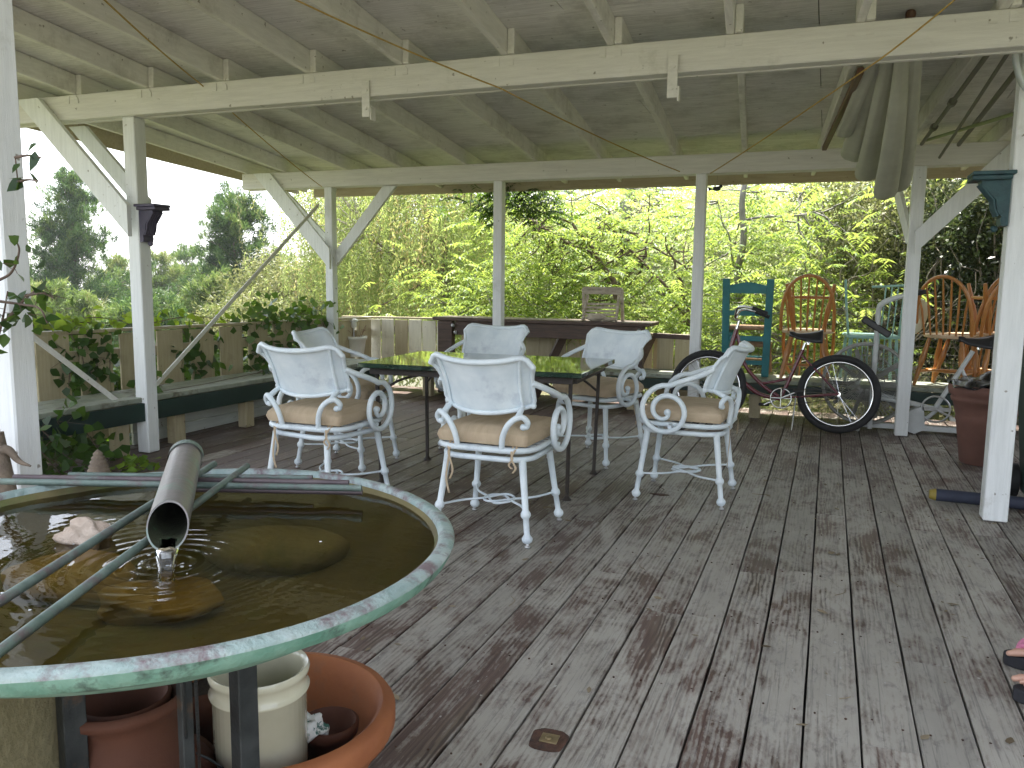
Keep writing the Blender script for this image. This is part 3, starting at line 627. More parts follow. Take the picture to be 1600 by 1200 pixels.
tag(m.build('leaf_litter', surf('dry_litter', (.10, .07, .04), (.34, .28, .18), 3, .9, bump=0)), kind='stuff')
#--MORE--
# ------------------------------------------------------------ armchairs round the table
def armchair():
    root = empty('patio_armchair')
    # base: rounded square ring, four turned legs, looped stretcher
    def rsq(h, z, r, n=7):
        out = []
        for q in range(4):
            cx, cy = [(1, 1), (-1, 1), (-1, -1), (1, -1)][q]
            for i in range(n):
                t = q * pi / 2 + pi / 2 * i / (n - 1); out.append((cx * (h - r) + r * cos(t), cy * (h - r) + r * sin(t), z))
        return out
    m = MB(); m.tube(rsq(.232, .415, .12), .0145, 10, closed=True); m.build('base_ring', M['chair'], root)
    for sx in (-1, 1):
        for sy in (-1, 1):
            top = Vector((sx * .196, sy * .196, .41)); bot = Vector((sx * .245, sy * .245, .022)); d = (top - bot); R = d.normalized().to_track_quat('Z', 'Y').to_matrix(); L = d.length
            m = MB(); m.lathe([(.012, -.002), (.021, .004), (.026, .014), (.026, .024), (.020, .034), (.0145, .042), (.0145, .116), (.019, .120), (.0245, .130), (.0245, .142), (.019, .152), (.0155, .158), (.0165, .25), (.0185, L - .02), (.020, L)], bot, 14, R)
            lg = m.build('leg', M['chair'], root)
            m = MB(); m.lathe([(.0, 0), (.015, 0), (.015, .006), (.008, .009), (.006, .022)], (sx * .2465, sy * .2465, .0015), 12); m.build('glide', M['glide'], lg)
    m = MB(); zc = .155
    for s in (-1, 1):                      # two bows that cross into a ring
        pts = curve([(s * .225, -.225, .158), (s * .16, -.10, zc), (s * .075, -.02, zc), (0, .075, zc - .004 * s), (-s * .055, .06, zc), (-s * .078, 0, zc), (-s * .055, -.06, zc), (0, -.075, zc + .004 * s), (s * .075, .02, zc), (s * .16, .10, zc), (s * .225, .225, .158)], 6)
        m.tube(pts, .0062, 8)
    m.build('stretcher', M['chair'], root)
    m = MB(); m.box((0, 0, .428), (.20, .20, .012), None, .003); m.lathe([(.09, .434), (.09, .452), (0, .452)], n=20); m.beam((-.22, 0, .432), (.22, 0, .432), .03, .008); m.build('swivel', M['swivel'], root)
    up = []
    # seat frame with slats
    m = MB(); m.tube(rsq(.252, .462, .13), .0145, 10, closed=True)
    for k in range(6):
        y = -.19 + k * .076; m.beam((-.235, y, .468), (.235, y, .468), .030, .006, .001)
    up.append(m.build('seat_frame', M['chair'], root))
    # cushion: rounded, slightly domed, grooved piping
    vs = []; g = 18
    grid = []
    for i in range(g + 1):
        row = []
        for j in range(g + 1):
            u, v = i / g * 2 - 1, j / g * 2 - 1; ed = max(abs(u), abs(v)); cr = min(1, (1 - ed) * 6)
            x = .238 * u * (1 - .03 * v * v); y = .232 * v * (1 - .03 * u * u); z = .535 + .030 * cr ** .5 + .010 * (1 - u * u) * (1 - v * v) + .0015 * sin(u * 23 + 2 * v) * cr
            row.append((x, y, z))
        grid.append(row)
    low = [[(p[0] * .985, p[1] * .985, .483 + .0 * p[2] - .004 * (1 - max(abs(p[0]) / .238, abs(p[1]) / .232) ** 4)) for p in r] for r in grid]
    m = MB(); m.sheet(grid); m.sheet([r[::-1] for r in low])
    def loop(gr): return [gr[i][0] for i in range(g)] + [gr[g][j] for j in range(g)] + [gr[g - i][g] for i in range(g)] + [gr[0][g - j] for j in range(g)]
    a_, b = loop(grid), loop(low); n = len(a_); mid = [(p[0] * 1.03, p[1] * 1.03, .512) for p in a_]
    m.add(a_ + mid + b, [(k, k + n, (k + 1) % n + n, (k + 1) % n) for k in range(n)] + [(k + n, k + 2 * n, (k + 1) % n + 2 * n, (k + 1) % n + n) for k in range(n)], True)
    cu = m.build('cushion', M['cushion'], root); up.append(cu)
    for s in (-1, 1):                      # ties hanging at the back corners
        m = MB()
        for (dx, ln, sw) in ((0, .20 if s < 0 else .05, .012), (.022, .13 if s < 0 else .07, -.014)):
            x = s * .165 + dx; P = curve([(x, -.225, .485), (x + sw * .4, -.262, .46), (x + sw, -.268, .43), (x - sw * .5, -.266, .43 - ln * .6), (x + sw * .7, -.262, .43 - ln)], 5)
            m.sheet([[(q.x - .005, q.y - .001, q.z), (q.x + .005, q.y + .002, q.z)] for q in P], .0015)
        m.build('tie', M['cushion'], cu)
    # backrest: curved sheet in a tube frame
    def bp(u, v):                          # u -1..1 across, v 0..1 up
        hw = .240 + .027 * v ** 2 - .010 * sin(pi * v) * abs(u) ** 3 - .012 * max(0, (.12 - v) / .12) * abs(u) ** 4
        sag = (-.030 * (1 - abs(u) ** 2.0) + .004 * max(0, 1 - ((abs(u) - .80) / .2) ** 2)) * v - .038 * (1 - u * u) * (1 - v)
        z = .672 + .245 * v + sag - (.055 * (max(0, abs(u) - .74) / .26) ** 2.6 * v ** 3)
        y = -.232 - .078 * v - .03 * v * v + .105 * u * u
        return Vector((hw * u, y, z))
    nu, nv = 22, 10
    m = MB(); m.sheet([[bp(-1 + 2 * i / nu, j / nv) for j in range(nv + 1)] for i in range(nu + 1)], .005); up.append(m.build('back_panel', M['chair'], root))
    ring = [bp(-1 + 2 * i / nu, 1) for i in range(nu + 1)] + [bp(1, 1 - j / nv) for j in range(1, nv + 1)] + [bp(1 - 2 * i / nu, 0) for i in range(1, nu + 1)] + [bp(-1, j / nv) for j in range(1, nv)]
    m = MB(); m.tube(ring, .0115, 9, closed=True)
    m.tube([bp(-1 + 2 * i / nu, 1) + Vector((0, -.006, 0)) for i in range(nu + 1)], .0145, 9)
    for s in (-1, 1): m.ball(bp(s, 0) + Vector((0, -.003, -.004)), .0165, 8)
    fr = m.build('back_frame', M['chair'], root); up.append(fr)
    for s in (-.80, .80): m = MB(); m.tube([bp(s, j / 8) + Vector((0, -.011, 0)) for j in range(9)], .0095, 7); m.build('back_bar', M['chair'], fr)
    for s in (-1, 1):                      # rear scrolls that carry the back
        m = MB(); P = curve([(s * .115, -.250, .465), (s * .125, -.262, .53), (s * .150, -.268, .585), (s * .185, -.262, .620), (s * .215, -.245, .628), (s * .236, -.228, .605), (s * .232, -.222, .580), (s * .214, -.226, .578)], 6)
        m.tube(P, [.0145] * (len(P) - 10) + [.0125] * 10, 9); m.ball(P[-1], .0165, 8); m.tube([bp(s * .80, .03), (s * .195, -.254, .622)], [.013, .016], 8); up.append(m.build('back_support', M['chair'], root))
    for s in (-1, 1):                      # arms that roll into spirals
        cy, cz = .070, .545; pts = [bp(s * .985, .48) + Vector((s * .006, 0, 0)), (s * .285, -.10, .748), (s * .305, .0, .712), (s * .308, .055, .688)]
        P = curve(pts, 6)[:-1]; q = []
        for i in range(46):
            t = i / 45; th = radians(80 - 590 * t); r = .132 * (1 - t) ** .62 * (1 - .12 * t) + .018
            q.append(Vector((s * (.308 - .020 * t), cy + r * cos(th) - .006 + .014 * t, cz + r * sin(th) * .98)))
        allp = P + q; rr = [.0155] * (len(P) + 30) + [.0155 - .004 * k / 16 for k in range(16)]
        m = MB(); m.tube(allp, rr[:len(allp)], 9); m.ball(allp[-1], .020, 10); m.tube([(s * .305, .045, .425 - .0 + .03), (s * .245, .045, .462)], .012, 7); up.append(m.build('arm', M['chair'], root))
    return root, up
proto, _ = armchair()
UPN = ('seat_frame', 'cushion', 'back_panel', 'back_frame', 'back_support', 'arm')
chairs = [  # x, y, base turn, seat turn, label
    (-1.52, 3.78, 0, -1, 'pale blue metal armchair nearest the camera, its back toward us, centre front of the table'),
    (-2.62, 3.88, -11, 0, 'pale blue metal armchair with a smudged back panel, just behind the copper water basin'),
    (-.74, 4.83, 89, 88, 'pale blue metal armchair in profile at the right end of the table, facing left'),
    (-3.03, 4.74, -88, -80, 'pale blue metal armchair at the left end of the table, mostly hidden by another chair'),
    (-2.42, 5.68, 180, 180, 'pale blue metal armchair behind the table in front of the dark bar counter'),
    (-1.50, 5.60, 161, 160, 'pale blue metal armchair behind the right corner of the table, facing us')]
for i, (x, y, rb, rs, lab) in enumerate(chairs):
    o = proto if i == 0 else copy_tree(proto)
    o.location = (x, y, 0); o.rotation_euler = (0, 0, radians(rb)); tag(o, lab, 'armchair', 'armchairs around the patio table')
    for ch in [c for c in C.objects if c.parent == o]:
        if ch.name.split('.')[0] in UPN: ch.rotation_euler = (0, 0, radians(rs - rb))

# table: marble slab on an iron frame
root = tag(empty('patio_table', (-1.97, 4.74, 0), radians(2.5)), 'rectangular table with a glossy dark green stone top on thin iron legs', 'table')
TX, TY = .70, .455
m = MB(); m.box((0, 0, .742), (2 * TX, 2 * TY, .030), None, .004); m.build('table_top', M['table_top'], root)
m = MB()
for s in (-1, 1): m.beam((-TX + .06, s * (TY - .06), .706), (TX - .06, s * (TY - .06), .706), .03, .040, .002); m.beam((s * (TX - .06), -TY + .075, .706), (s * (TX - .06), TY - .075, .706), .03, .038, .002)
m.build('apron', M['iron'], root)
for sx in (-1, 1):
    for sy in (-1, 1):
        m = MB(); m.beam((sx * .60, sy * .345, .008), (sx * .615, sy * .365, .690), .020, .020, .002, up=(0, 1, 0)); m.lathe([(.010, .03), (.020, .012), (.028, .006), (.028, 0.001)], (sx * .60, sy * .345, 0), 12); m.build('leg', M['iron'], root)
m = MB()
for s in (-1, 1):
    for t in (-1, 1): m.tube(curve([(s * .61, t * .36, .55), (s * .50, t * .30, .64), (s * .34, t * .2, .685)], 5), .008, 6)
m.build('scroll_brace', M['iron'], root)

# ------------------------------------------------------------ water basin
BX, BY, BZ, BR = -1.164, 1.155, .78, .561
root = tag(empty('water_basin', (BX, BY, 0)), 'wide round copper water basin with green patina on a steel stand', 'basin')
m = MB(); n = 96
def ring_prof(prof, name, mt, wob=.004):
    m = MB(); vs = []; fs = []
    for (r, z) in prof:
        for k in range(n):
            th = 2 * pi * k / n; wv = 1 + wob * sin(3 * th + 1) + wob * .5 * sin(7 * th); vs.append((r * cos(th) * wv, r * sin(th) * wv, z + .002 * sin(5 * th)))
    for i in range(len(prof) - 1):
        for k in range(n): fs.append((i * n + k, i * n + (k + 1) % n, (i + 1) * n + (k + 1) % n, (i + 1) * n + k))
    m.add(vs, fs, True); return m.build(name, mt, root)
ring_prof([(BR - .031, BZ - .010), (BR - .028, BZ - .001), (BR - .020, BZ + .003), (BR - .008, BZ + .001), (BR, BZ - .004), (BR + .001, BZ - .008)], 'rim', M['copper_rim'])
ring_prof([(BR + .001, BZ - .008), (BR - .003, BZ - .018), (BR - .010, BZ - .031), (BR - .030, BZ - .041), (BR - .12, BZ - .09), (BR - .30, BZ - .125), (.02, BZ - .135)], 'bowl', M['copper_side'])
ring_prof([(BR - .031, BZ - .010), (BR - .046, BZ - .04), (BR - .10, BZ - .075), (BR - .28, BZ - .108), (.01, BZ - .118)], 'bowl_lining', M['basin_in'])
WZ = BZ - .022
vs = []; fs = []; nr = 90
m = MB(); mouth = at(259, 880, Z=WZ)
for i in range(nr + 1):
    for k in range(n):
        r = (BR - .033) * i / nr; th = 2 * pi * k / n; x, y = r * cos(th), r * sin(th); dd = math.hypot(x + BX - mouth.x, y + BY - mouth.y)
        z = .0030 * sin(dd * 210) * math.exp(-dd * 11) + .0006 * sin(x * 40 + y * 23) ; vs.append((x, y, WZ + z * (i < nr)))
for i in range(nr):
    for k in range(n): fs.append((i * n + k, (i + 1) * n + k, (i + 1) * n + (k + 1) % n, i * n + (k + 1) % n))
m.add(vs, fs, True); wat = m.build('water', M['water']); wat.location = (BX, BY, 0); tag(wat, kind='structure')
# stand: four tubes, cross bars
cc = Vector((BX, BY, 0)); LP = [Vector((-1.015, 1.205, 0)), Vector((-1.33, 1.085, 0)), Vector((-1.50, 1.46, 0)), Vector((-1.075, 1.115, 0))]
for p, wd in zip(LP, (.040, .042, .036, .022)):
    m = MB(); m.box((p.x - BX, p.y - BY, .325), (wd, wd, .645), Matrix.Rotation(-.4, 3, 'Z'), .002); m.build('leg', M['stand'], root)
m = MB(); m.beam(LP[0] - cc + Vector((0, 0, .60)), LP[1] - cc + Vector((0, 0, .60)), .03, .02)
m.beam(LP[1] - cc + Vector((0, 0, .60)), LP[2] - cc + Vector((0, 0, .60)), .03, .02); m.beam(LP[2] - cc + Vector((0, 0, .60)), LP[0] - cc + Vector((0, 0, .60)), .03, .02)
m.build('stand_frame', M['stand'], root)
# stones in and on the water
def stone(name, c, r, sc, rotz, mt, label, noise_=.10, seed=1):
    m = MB(); m.ball((0, 0, 0), r, 28, sc, None, noise_, seed); o = m.build(name, mt); o.location = c; o.rotation_euler = (0, 0, rotz); tag(o, label, 'stone'); return o
p = at(430, 858, Z=.70); stone('stone', (p.x, p.y, .698), .155, (1.0, .62, .30), .35, M['stone_grey'], 'large flat olive stone under the water right of the copper pipe', .04, 3)
p = at(118, 905, Z=.70); stone('stone', (p.x, p.y, .700), .115, (1.15, .62, .42), .25, M['stone_yellow'], 'ochre stone under the water at the left, below the thin rods', .08, 4)
p = at(250, 935, Z=.70); stone('stone', (p.x, p.y, .696), .092, (1.15, .7, .42), .45, M['stone_yellow'], 'smaller ochre stone under the water below the pipe mouth', .12, 9)
p = at(133, 838, Z=.765); stone('rock', (p.x, p.y, .764), .047, (1.05, .72, .62), .3, M['rock_pink'], 'pale craggy rock poking out of the basin water', .26, 6)
# tubes across the basin
def rod(a_, b, r, mt, label, lift=0, sagz=0):
    m = MB(); P = [Vector(a_).lerp(Vector(b), k / 8) for k in range(9)]; m.tube(P, r, 10); tag(m.build('copper_rod', M[mt]), label, 'rod', 'thin copper tubes laid across the basin'); return P
G = BZ + .012
rod(at(108, 742, Z=G), at(488, 747, Z=G), .0072, 'rod_green', 'shortest of the level tubes, farthest back on the rim')
rod(at(22, 746, Z=G), at(545, 755, Z=G), .0078, 'rod_brown', 'brown level tube second from the back of the rim')
rod(at(-60, 751, Z=G), at(565, 763, Z=G), .0078, 'rod_green', 'long green level tube nearest of those on the rim')
rod(at(300, 764, Z=G - .010), at(566, 769, Z=G - .010), .0070, 'rod_brown', 'brown level tube lowest over the water')
rod(at(-60, 978, Z=G), at(335, 725, Z=G + .008), .0080, 'rod_green', 'upper of the two slanting tubes passing under the copper pipe')
rod(at(-60, 1062, Z=G), at(386, 728, Z=G + .009), .0078, 'rod_green', 'lower of the two slanting tubes, ending right of the copper pipe')
# spout pipe
A = at(262, 822, Z=BZ + .052); B = at(291, 712, Z=BZ + .074); d = (B - A).normalized(); R = d.to_track_quat('Z', 'Y').to_matrix(); L = (B - A).length; upz = R.inverted() @ Vector((0, 0, 1))
root = tag(empty('spout_pipe', A), 'fat copper pipe lying over the rim and spilling water into the basin', 'pipe')
def pipe(rad_, name, mt, flip=False, z1=None):
    m = MB(); vs = []; fs = []; nn = 32; ns = 14
    for i in range(ns + 1):
        t = i / ns
        for k in range(nn):
            th = 2 * pi * k / nn; x, y = rad_ * cos(th), rad_ * sin(th); hgt = (x * upz.x + y * upz.y) / math.hypot(upz.x, upz.y)
            z0 = (hgt + rad_) * 1.05 - rad_ * 1.0; z = z0 + (L - z0) * t; vs.append(R @ Vector((x, y, z)))
    for i in range(ns):
        for k in range(nn):
            q = (i * nn + k, i * nn + (k + 1) % nn, (i + 1) * nn + (k + 1) % nn, (i + 1) * nn + k); fs.append(q[::-1] if flip else q)
    m.add(vs, fs, True); return m, vs, nn
PR = .0352
m, v1, nn = pipe(PR, 'pipe', None); m2, v2, _ = pipe(PR - .0028, 'x', None, True)
lip = MB(); lip.add(v1[:nn] + v2[:nn], [(k, k + nn, (k + 1) % nn + nn, (k + 1) % nn) for k in range(nn)]); lip.add(v1[-nn:] + v2[-nn:], [(k, (k + 1) % nn, (k + 1) % nn + nn, k + nn) for k in range(nn)])
m.v += lip.v; off_ = len(m.v) - len(lip.v); m.f += [tuple(i + off_ for i in f) for f in lip.f]; m.sm += lip.sm
m.build('pipe', M['pipe'], root); m2.build('mossy_lining', M['pipe_in'], root)
m = MB(); m.tube([R @ Vector((0, 0, L - .03)), R @ Vector((0, 0, L + .004))], [PR + .003] * 2, 24, cap=False); m.tube([R @ Vector((0, 0, L - .03)), R @ Vector((0, 0, L + .004))], [PR - .001] * 2, 24, cap=True); m.build('end_collar', M['rod_green'], root)
lipw = A + R @ Vector((0, 0, -PR)) - Vector((0, 0, PR * .86)); down = -d; down.z = 0; down.normalize()
P = [lipw - down * .05 + Vector((0, 0, .006)), lipw + Vector((0, 0, .003)), lipw + down * .012 + Vector((0, 0, -.006)), lipw + down * .020 + Vector((0, 0, -.022)), lipw + down * .026 + Vector((0, 0, WZ - lipw.z - .003 + .0))]
sdv = Vector((-down.y, down.x, 0)); gr = []
for i, q in enumerate(P):
    wd = [.020, .019, .016, .0125, .0135][i]; gr.append([q + sdv * (wd * c_) + Vector((0, 0, -.004 * c_ * c_)) + down * (.004 * (1 - c_ * c_)) + Vector((0, 0, .0012 * sin(c_ * 9 + i))) for c_ in (-1, -.6, -.2, .2, .6, 1)])
m = MB(); m.sheet(gr, .004); tag(m.build('falling_water', M['clear']), kind='stuff')
fo = MB()
for k in range(26):
    a_ = random.uniform(0, 6.28); r = random.uniform(.012, .055) if k < 14 else random.uniform(.06, .4); q = mouth + Vector((cos(a_) * r, sin(a_) * r * .8, 0))
    if math.hypot(q.x - BX, q.y - BY) < BR - .08: fo.ball((q.x, q.y, WZ + .0005), random.uniform(.0012, .0035) if k > 8 else random.uniform(.002, .006), 8, (1, 1, .35))
tag(fo.build('foam_bubbles', surf('foam', (.6, .62, .6), (.8, .8, .8), 30, .3, bump=0)), kind='stuff')

# ------------------------------------------------------------ pots under the basin
def pot(name, loc, prof, mt, label, inner, soil_z=None, soil_r=None, cat='pot', n=40):
    root = tag(empty(name, loc), label, cat); m = MB(); m.lathe(prof, n=n, caps=False); m.build('wall', M[mt], root)
    m = MB(); m.lathe(inner, n=n, caps=False); m.build('inside', M[mt], root)
    if soil_z: m = MB(); m.lathe([(soil_r, soil_z), (soil_r * .5, soil_z + .008), (0, soil_z + .004)], n=n); m.build('soil', M['soil'], root)
    return root
q = at(420, 1104, Z=.25); bx, by = q.x, q.y
pot('terracotta_bowl', (bx, by, 0), [(.15, 0), (.18, .01), (.235, .10), (.268, .165), (.273, .180), (.294, .190), (.300, .205), (.300, .235), (.290, .250), (.270, .254)], 'terra', 'big orange terracotta bowl holding the stoneware crock', [(.270, .254), (.260, .246), (.253, .19), (.22, .11), (.17, .04), (0, .035)], .055, .19, 'bowl', 56)
q = at(405, 1040, Z=.41); cx, cy = q.x, q.y
pot('stoneware_crock', (cx, cy, .066), [(.096, 0), (.100, .01), (.102, .285), (.107, .288), (.109, .295), (.103, .300), (.103, .322), (.108, .328), (.110, .338), (.106, .346)], 'crock', 'cream glazed stoneware crock standing in the terracotta bowl', [(.106, .346), (.098, .342), (.095, .33), (.092, .03), (0, .02)], cat='crock', n=44)
q = at(492, 1150, Z=.17)
pot('terracotta_pot', (q.x + .02, q.y + .03, .095), [(.045, 0), (.062, .075), (.070, .076), (.073, .10), (.066, .104)], 'terra_shade', 'small terracotta pot between the crock and the bowl wall', [(.066, .104), (.060, .09), (.05, .02), (0, .015)], n=24)
def rag(loc, s, lab, seed):
    m = MB(); rr = random.Random(seed); ph = [rr.uniform(0, 6) for _ in range(4)]; g = []
    for i in range(17):
        row = []
        for j in range(17):
            u, v = i / 8 - 1, j / 8 - 1; z = .30 * sin(4 * u + ph[0]) * cos(5 * v + ph[1]) + .18 * sin(9 * u + 7 * v + ph[2]) - .25 * (u * u + v * v); row.append((u * s, v * s * .8, z * s))
        g.append(row)
    m.sheet(g, .003); o = m.build('rag', M['cloth']); o.location = loc; o.rotation_euler = (.5, .5, rr.uniform(0, 3)); tag(o, lab, 'cloth')
q = at(494, 1130, Z=.22); rag((q.x, q.y, .225), .042, 'crumpled patterned cloth stuffed beside the crock', 1)
q = at(440, 1172, Z=.15); rag((q.x, q.y, .15), .040, 'second patterned cloth lying in the bowl in front of the crock', 5)
# pot with side holes, smaller pots
q = at(190, 1082, Z=.40); sx, sy = q.x, q.y
r_ = pot('strawberry_pot', (sx, sy, 0), [(.11, 0), (.125, .02), (.165, .14), (.160, .22), (.120, .31), (.105, .345), (.115, .37), (.135, .385), (.136, .40), (.125, .405)], 'terra_shade', 'shade-darkened terracotta strawberry pot with a side mouth under the basin', [(.125, .405), (.11, .39), (.095, .345), (.10, .2), (0, .19)], n=40)
tc = Vector((sx, sy, 0)); toc = Vector((-sx, -sy, 0)).normalized(); rgt = Vector((-toc.y, toc.x, 0))
for ang, z in ((-.55, .24), (1.5, .22), (-2.6, .22)):
    dr = Matrix.Rotation(ang, 3, 'Z') @ toc; c_ = dr * .145 + Vector((0, 0, z)); RR = (dr * .75 + Vector((0, 0, .66))).to_track_quat('Z', 'Y').to_matrix()
    m = MB(); m.lathe([(.040, -.04), (.046, .018), (.043, .024), (.035, .018)], c_, 20, RR); pk = m.build('pocket', M['terra_shade'], r_)
    m = MB(); m.lathe([(.0355, .016), (.033, -.01), (0, -.02)], c_, 20, RR); m.build('pocket_inside', M['soil'], pk)
pot('terracotta_pot', (sx + .005, sy, .195), [(.05, 0), (.082, .15), (.090, .152), (.094, .195), (.086, .20)], 'terra_shade', 'orange terracotta pot nested in the top of the strawberry pot', [(.086, .20), (.078, .18), (.05, .02), (0, .015)], n=30)
q = at(292, 1165, Z=.18); pot('terracotta_pot', (q.x - .06, q.y + .10, 0), [(.07, 0), (.105, .22), (.115, .222), (.12, .29), (.11, .295)], 'terra_shade', 'plain terracotta flower pot standing between the stand legs', [(.11, .295), (.10, .28), (.07, .05), (0, .04)], .24, .098, n=32)
q = at(60, 1120, Z=.45); m = MB(); m.box((0, 0, .30), (.20, .20, .60), None, .008); o = m.build('stucco_block', M['stucco']); tag(o, 'buff stucco pedestal block under the left side of the basin', 'pedestal')
e_ = at(40, 1100, Z=.52); o.location = (e_.x - .165, e_.y + .03, 0); o.rotation_euler = (0, 0, .22)
# garden tools with wire stems beside the stand leg
for k, (px_, lab) in enumerate(((287, 'thin dark iron rod leaning left of its twin under the basin'), (306, 'thin dark iron rod leaning right of its twin under the basin'))):
    p0 = at(px_, 1065, Z=.60); p1 = at(px_ + 6, 1200, Z=.30); m = MB(); m.tube([p0, p0.lerp(p1, .5), p1, p1 + (p1 - p0) * .8], .0035, 6); tag(m.build('iron_rod', M['stand']), lab, 'rod')
q = at(215, 1160, Z=.27); m = MB(); g = []
for i in range(9):
    t = i / 8; wd = .018 * sin(pi * min(1, t * 1.02 + .02)) + .001; g.append([(t * .12, -wd, .01 * sin(t * 3)), (t * .12, wd, .01 * sin(t * 3))])
m.sheet(g, .002); m.tube([(.11, 0, .0), (.16, -.005, -.01), (.21, 0, -.05)], .003, 5); o = m.build('plant_label', M['stand']); o.location = (q.x, q.y, .27); o.rotation_euler = (.2, .1, .3); tag(o, 'dark leaf shaped garden stake in front of the strawberry pot', 'garden stake')

# ------------------------------------------------------------ things behind the basin at the left
q = at(155, 748, Z=.30)
root = tag(empty('cone_finial', (q.x, q.y, 0)), 'grey brown ribbed stone cone behind the basin at the left', 'finial')
m = MB(); m.lathe([(.06, 0), (.062, .02), (.05, .03), (.05, .25)], n=18); m.build('plinth', M['cone'], root)
m = MB(); pr_ = [(.055, .25)]
for k in range(9): z = .255 + k * .02; r = .052 * (1 - (k / 9) ** 1.6) + .010; pr_ += [(r, z), (r + .004, z + .008), (r - .003, z + .015)]
pr_ += [(0, .445)]; m.lathe(pr_, n=18); m.build('cone', M['cone'], root)
q = at(6, 760, Y=1.83)
root = tag(empty('driftwood', (q.x, q.y, 0)), 'brown driftwood snag behind the left edge of the basin', 'driftwood')
m = MB(); m.tube(curve([(0, 0, 0), (-.02, 0, .3), (.0, .01, .5), (-.03, 0, .755)], 5), [.045 - .001 * k for k in range(16)], 9); m.build('stem', M['cone'], root)
m = MB(); m.tube(curve([(-.01, 0, .70), (.02, .01, .70), (.05, .02, .665), (.09, .03, .65)], 5), [.020 - .0011 * k for k in range(16)], 8); m.build('branch', M['cone'], root)

# ------------------------------------------------------------ person at the right, only sandals and toes in view
def skin(name, verts, edges, radii, mt, sub=2, parent=None):
    me = bpy.data.meshes.new(name); me.from_pydata(verts, edges, []); o = bpy.data.objects.new(name, me); C.objects.link(o); me.materials.append(mt)
    if parent: o.parent = parent
    s = o.modifiers.new('s', 'SKIN'); sl_ = me.skin_vertices[0].data
    for i, r in enumerate(radii): sl_[i].radius = r if isinstance(r, tuple) else (r, r)
    sl_[0].use_root = True; s.use_smooth_shade = True
    q = o.modifiers.new('u', 'SUBSURF'); q.levels = sub; q.render_levels = sub; return o
PX, PY = .845, 2.90                         # stands facing -X
V = [(0, 0, .95), (-.0, -.10, .90), (-.02, -.11, .50), (.02, -.12, .10), (0, .10, .90), (-.01, .12, .50), (.03, .13, .10), (0, 0, 1.12), (.01, 0, 1.32), (.01, 0, 1.44), (0, 0, 1.50), (-.01, 0, 1.60), (-.01, 0, 1.68),
     (.01, -.18, 1.40), (.03, -.23, 1.14), (-.03, -.22, .90), (.01, .18, 1.40), (.03, .23, 1.14), (-.03, .22, .90),
     (-.05, -.12, .078), (-.16, -.125, .066), (-.03, .13, .078), (-.14, .14, .066)]
E_ = [(0, 1), (1, 2), (2, 3), (0, 4), (4, 5), (5, 6), (0, 7), (7, 8), (8, 9), (9, 10), (10, 11), (11, 12), (8, 13), (13, 14), (14, 15), (8, 16), (16, 17), (17, 18), (3, 19), (19, 20), (6, 21), (21, 22)]
Rr = [(.11, .15), .085, .055, .038, .085, .055, .038, (.10, .14), (.10, .16), .055, .05, .085, .075, .05, .04, .025, .05, .04, .025, (.034, .030), (.040, .016), (.034, .030), (.040, .016)]
for wi, s in ((15, -1), (18, 1)):            # palms with four unequal fingers and a thumb
    V.append((-.042, s * .218, .845)); E_.append((wi, len(V) - 1)); Rr.append((.017, .030)); pm = len(V) - 1
    for dx, ln in ((-.030, .070), (-.010, .080), (.010, .074), (.028, .058)):
        V.append((-.045 + dx, s * .216, .815)); E_.append((pm, len(V) - 1)); Rr.append(.0095)
        V.append((-.050 + dx, s * .210, .815 - ln * .5)); E_.append((len(V) - 2, len(V) - 1)); Rr.append(.0085)
        V.append((-.060 + dx, s * .200, .815 - ln)); E_.append((len(V) - 2, len(V) - 1)); Rr.append(.0070)
    V.append((-.082, s * .208, .850)); E_.append((pm, len(V) - 1)); Rr.append(.0105)
    V.append((-.098, s * .198, .815)); E_.append((len(V) - 2, len(V) - 1)); Rr.append(.0085)
body = skin('person', V, E_, Rr, M['skin']); body.location = (PX, PY, 0); tag(body, 'person standing at the right edge, only black flip-flops with pink straps and toes in view', 'person')
skin('trousers', [V[0], V[1], (-.02, -.11, .50), (.02, -.12, .20), V[4], (-.01, .12, .50), (.03, .13, .20)], [(0, 1), (1, 2), (2, 3), (0, 4), (4, 5), (5, 6)], [(.115, .135), .098, .075, .065, .098, .075, .065], M['denim'], 2, body)
skin('shirt', [(0, 0, .96), V[7], V[8], V[13], (.03, -.21, 1.22), V[16], (.03, .21, 1.22), (.01, 0, 1.44)], [(0, 1), (1, 2), (2, 3), (3, 4), (2, 5), (5, 6), (2, 7)], [(.14, .175), (.13, .17), (.125, .20), .08, .060, .08, .060, .064], M['shirt'], 2, body)
m = MB(); m.ball((.02, 0, 1.69), .105, 16, (1, .86, .98), noise=.03); m.build('hair', M['hair'], body)
for s in (-1, 1):
    m = MB(); m.ball((-.088, s * .030, 1.640), .012, 10, (.6, 1, .7)); ey = m.build('eye', M['white_plastic'], body)
    m = MB(); m.ball((-.0945, s * .030, 1.640), .0052, 8); m.build('iris', M['hair'], ey)
    m = MB(); m.ball((.006, s * .083, 1.625), .022, 10, (.8, .35, 1.2)); m.build('ear', M['skin'], body)
m = MB(); m.ball((-.100, 0, 1.612), .015, 10, (1, .75, 1.5)); m.build('nose', M['skin'], body)
m = MB(); m.ball((-.088, 0, 1.572), .020, 10, (.5, 1.2, .35)); m.build('mouth', M['pink'], body)
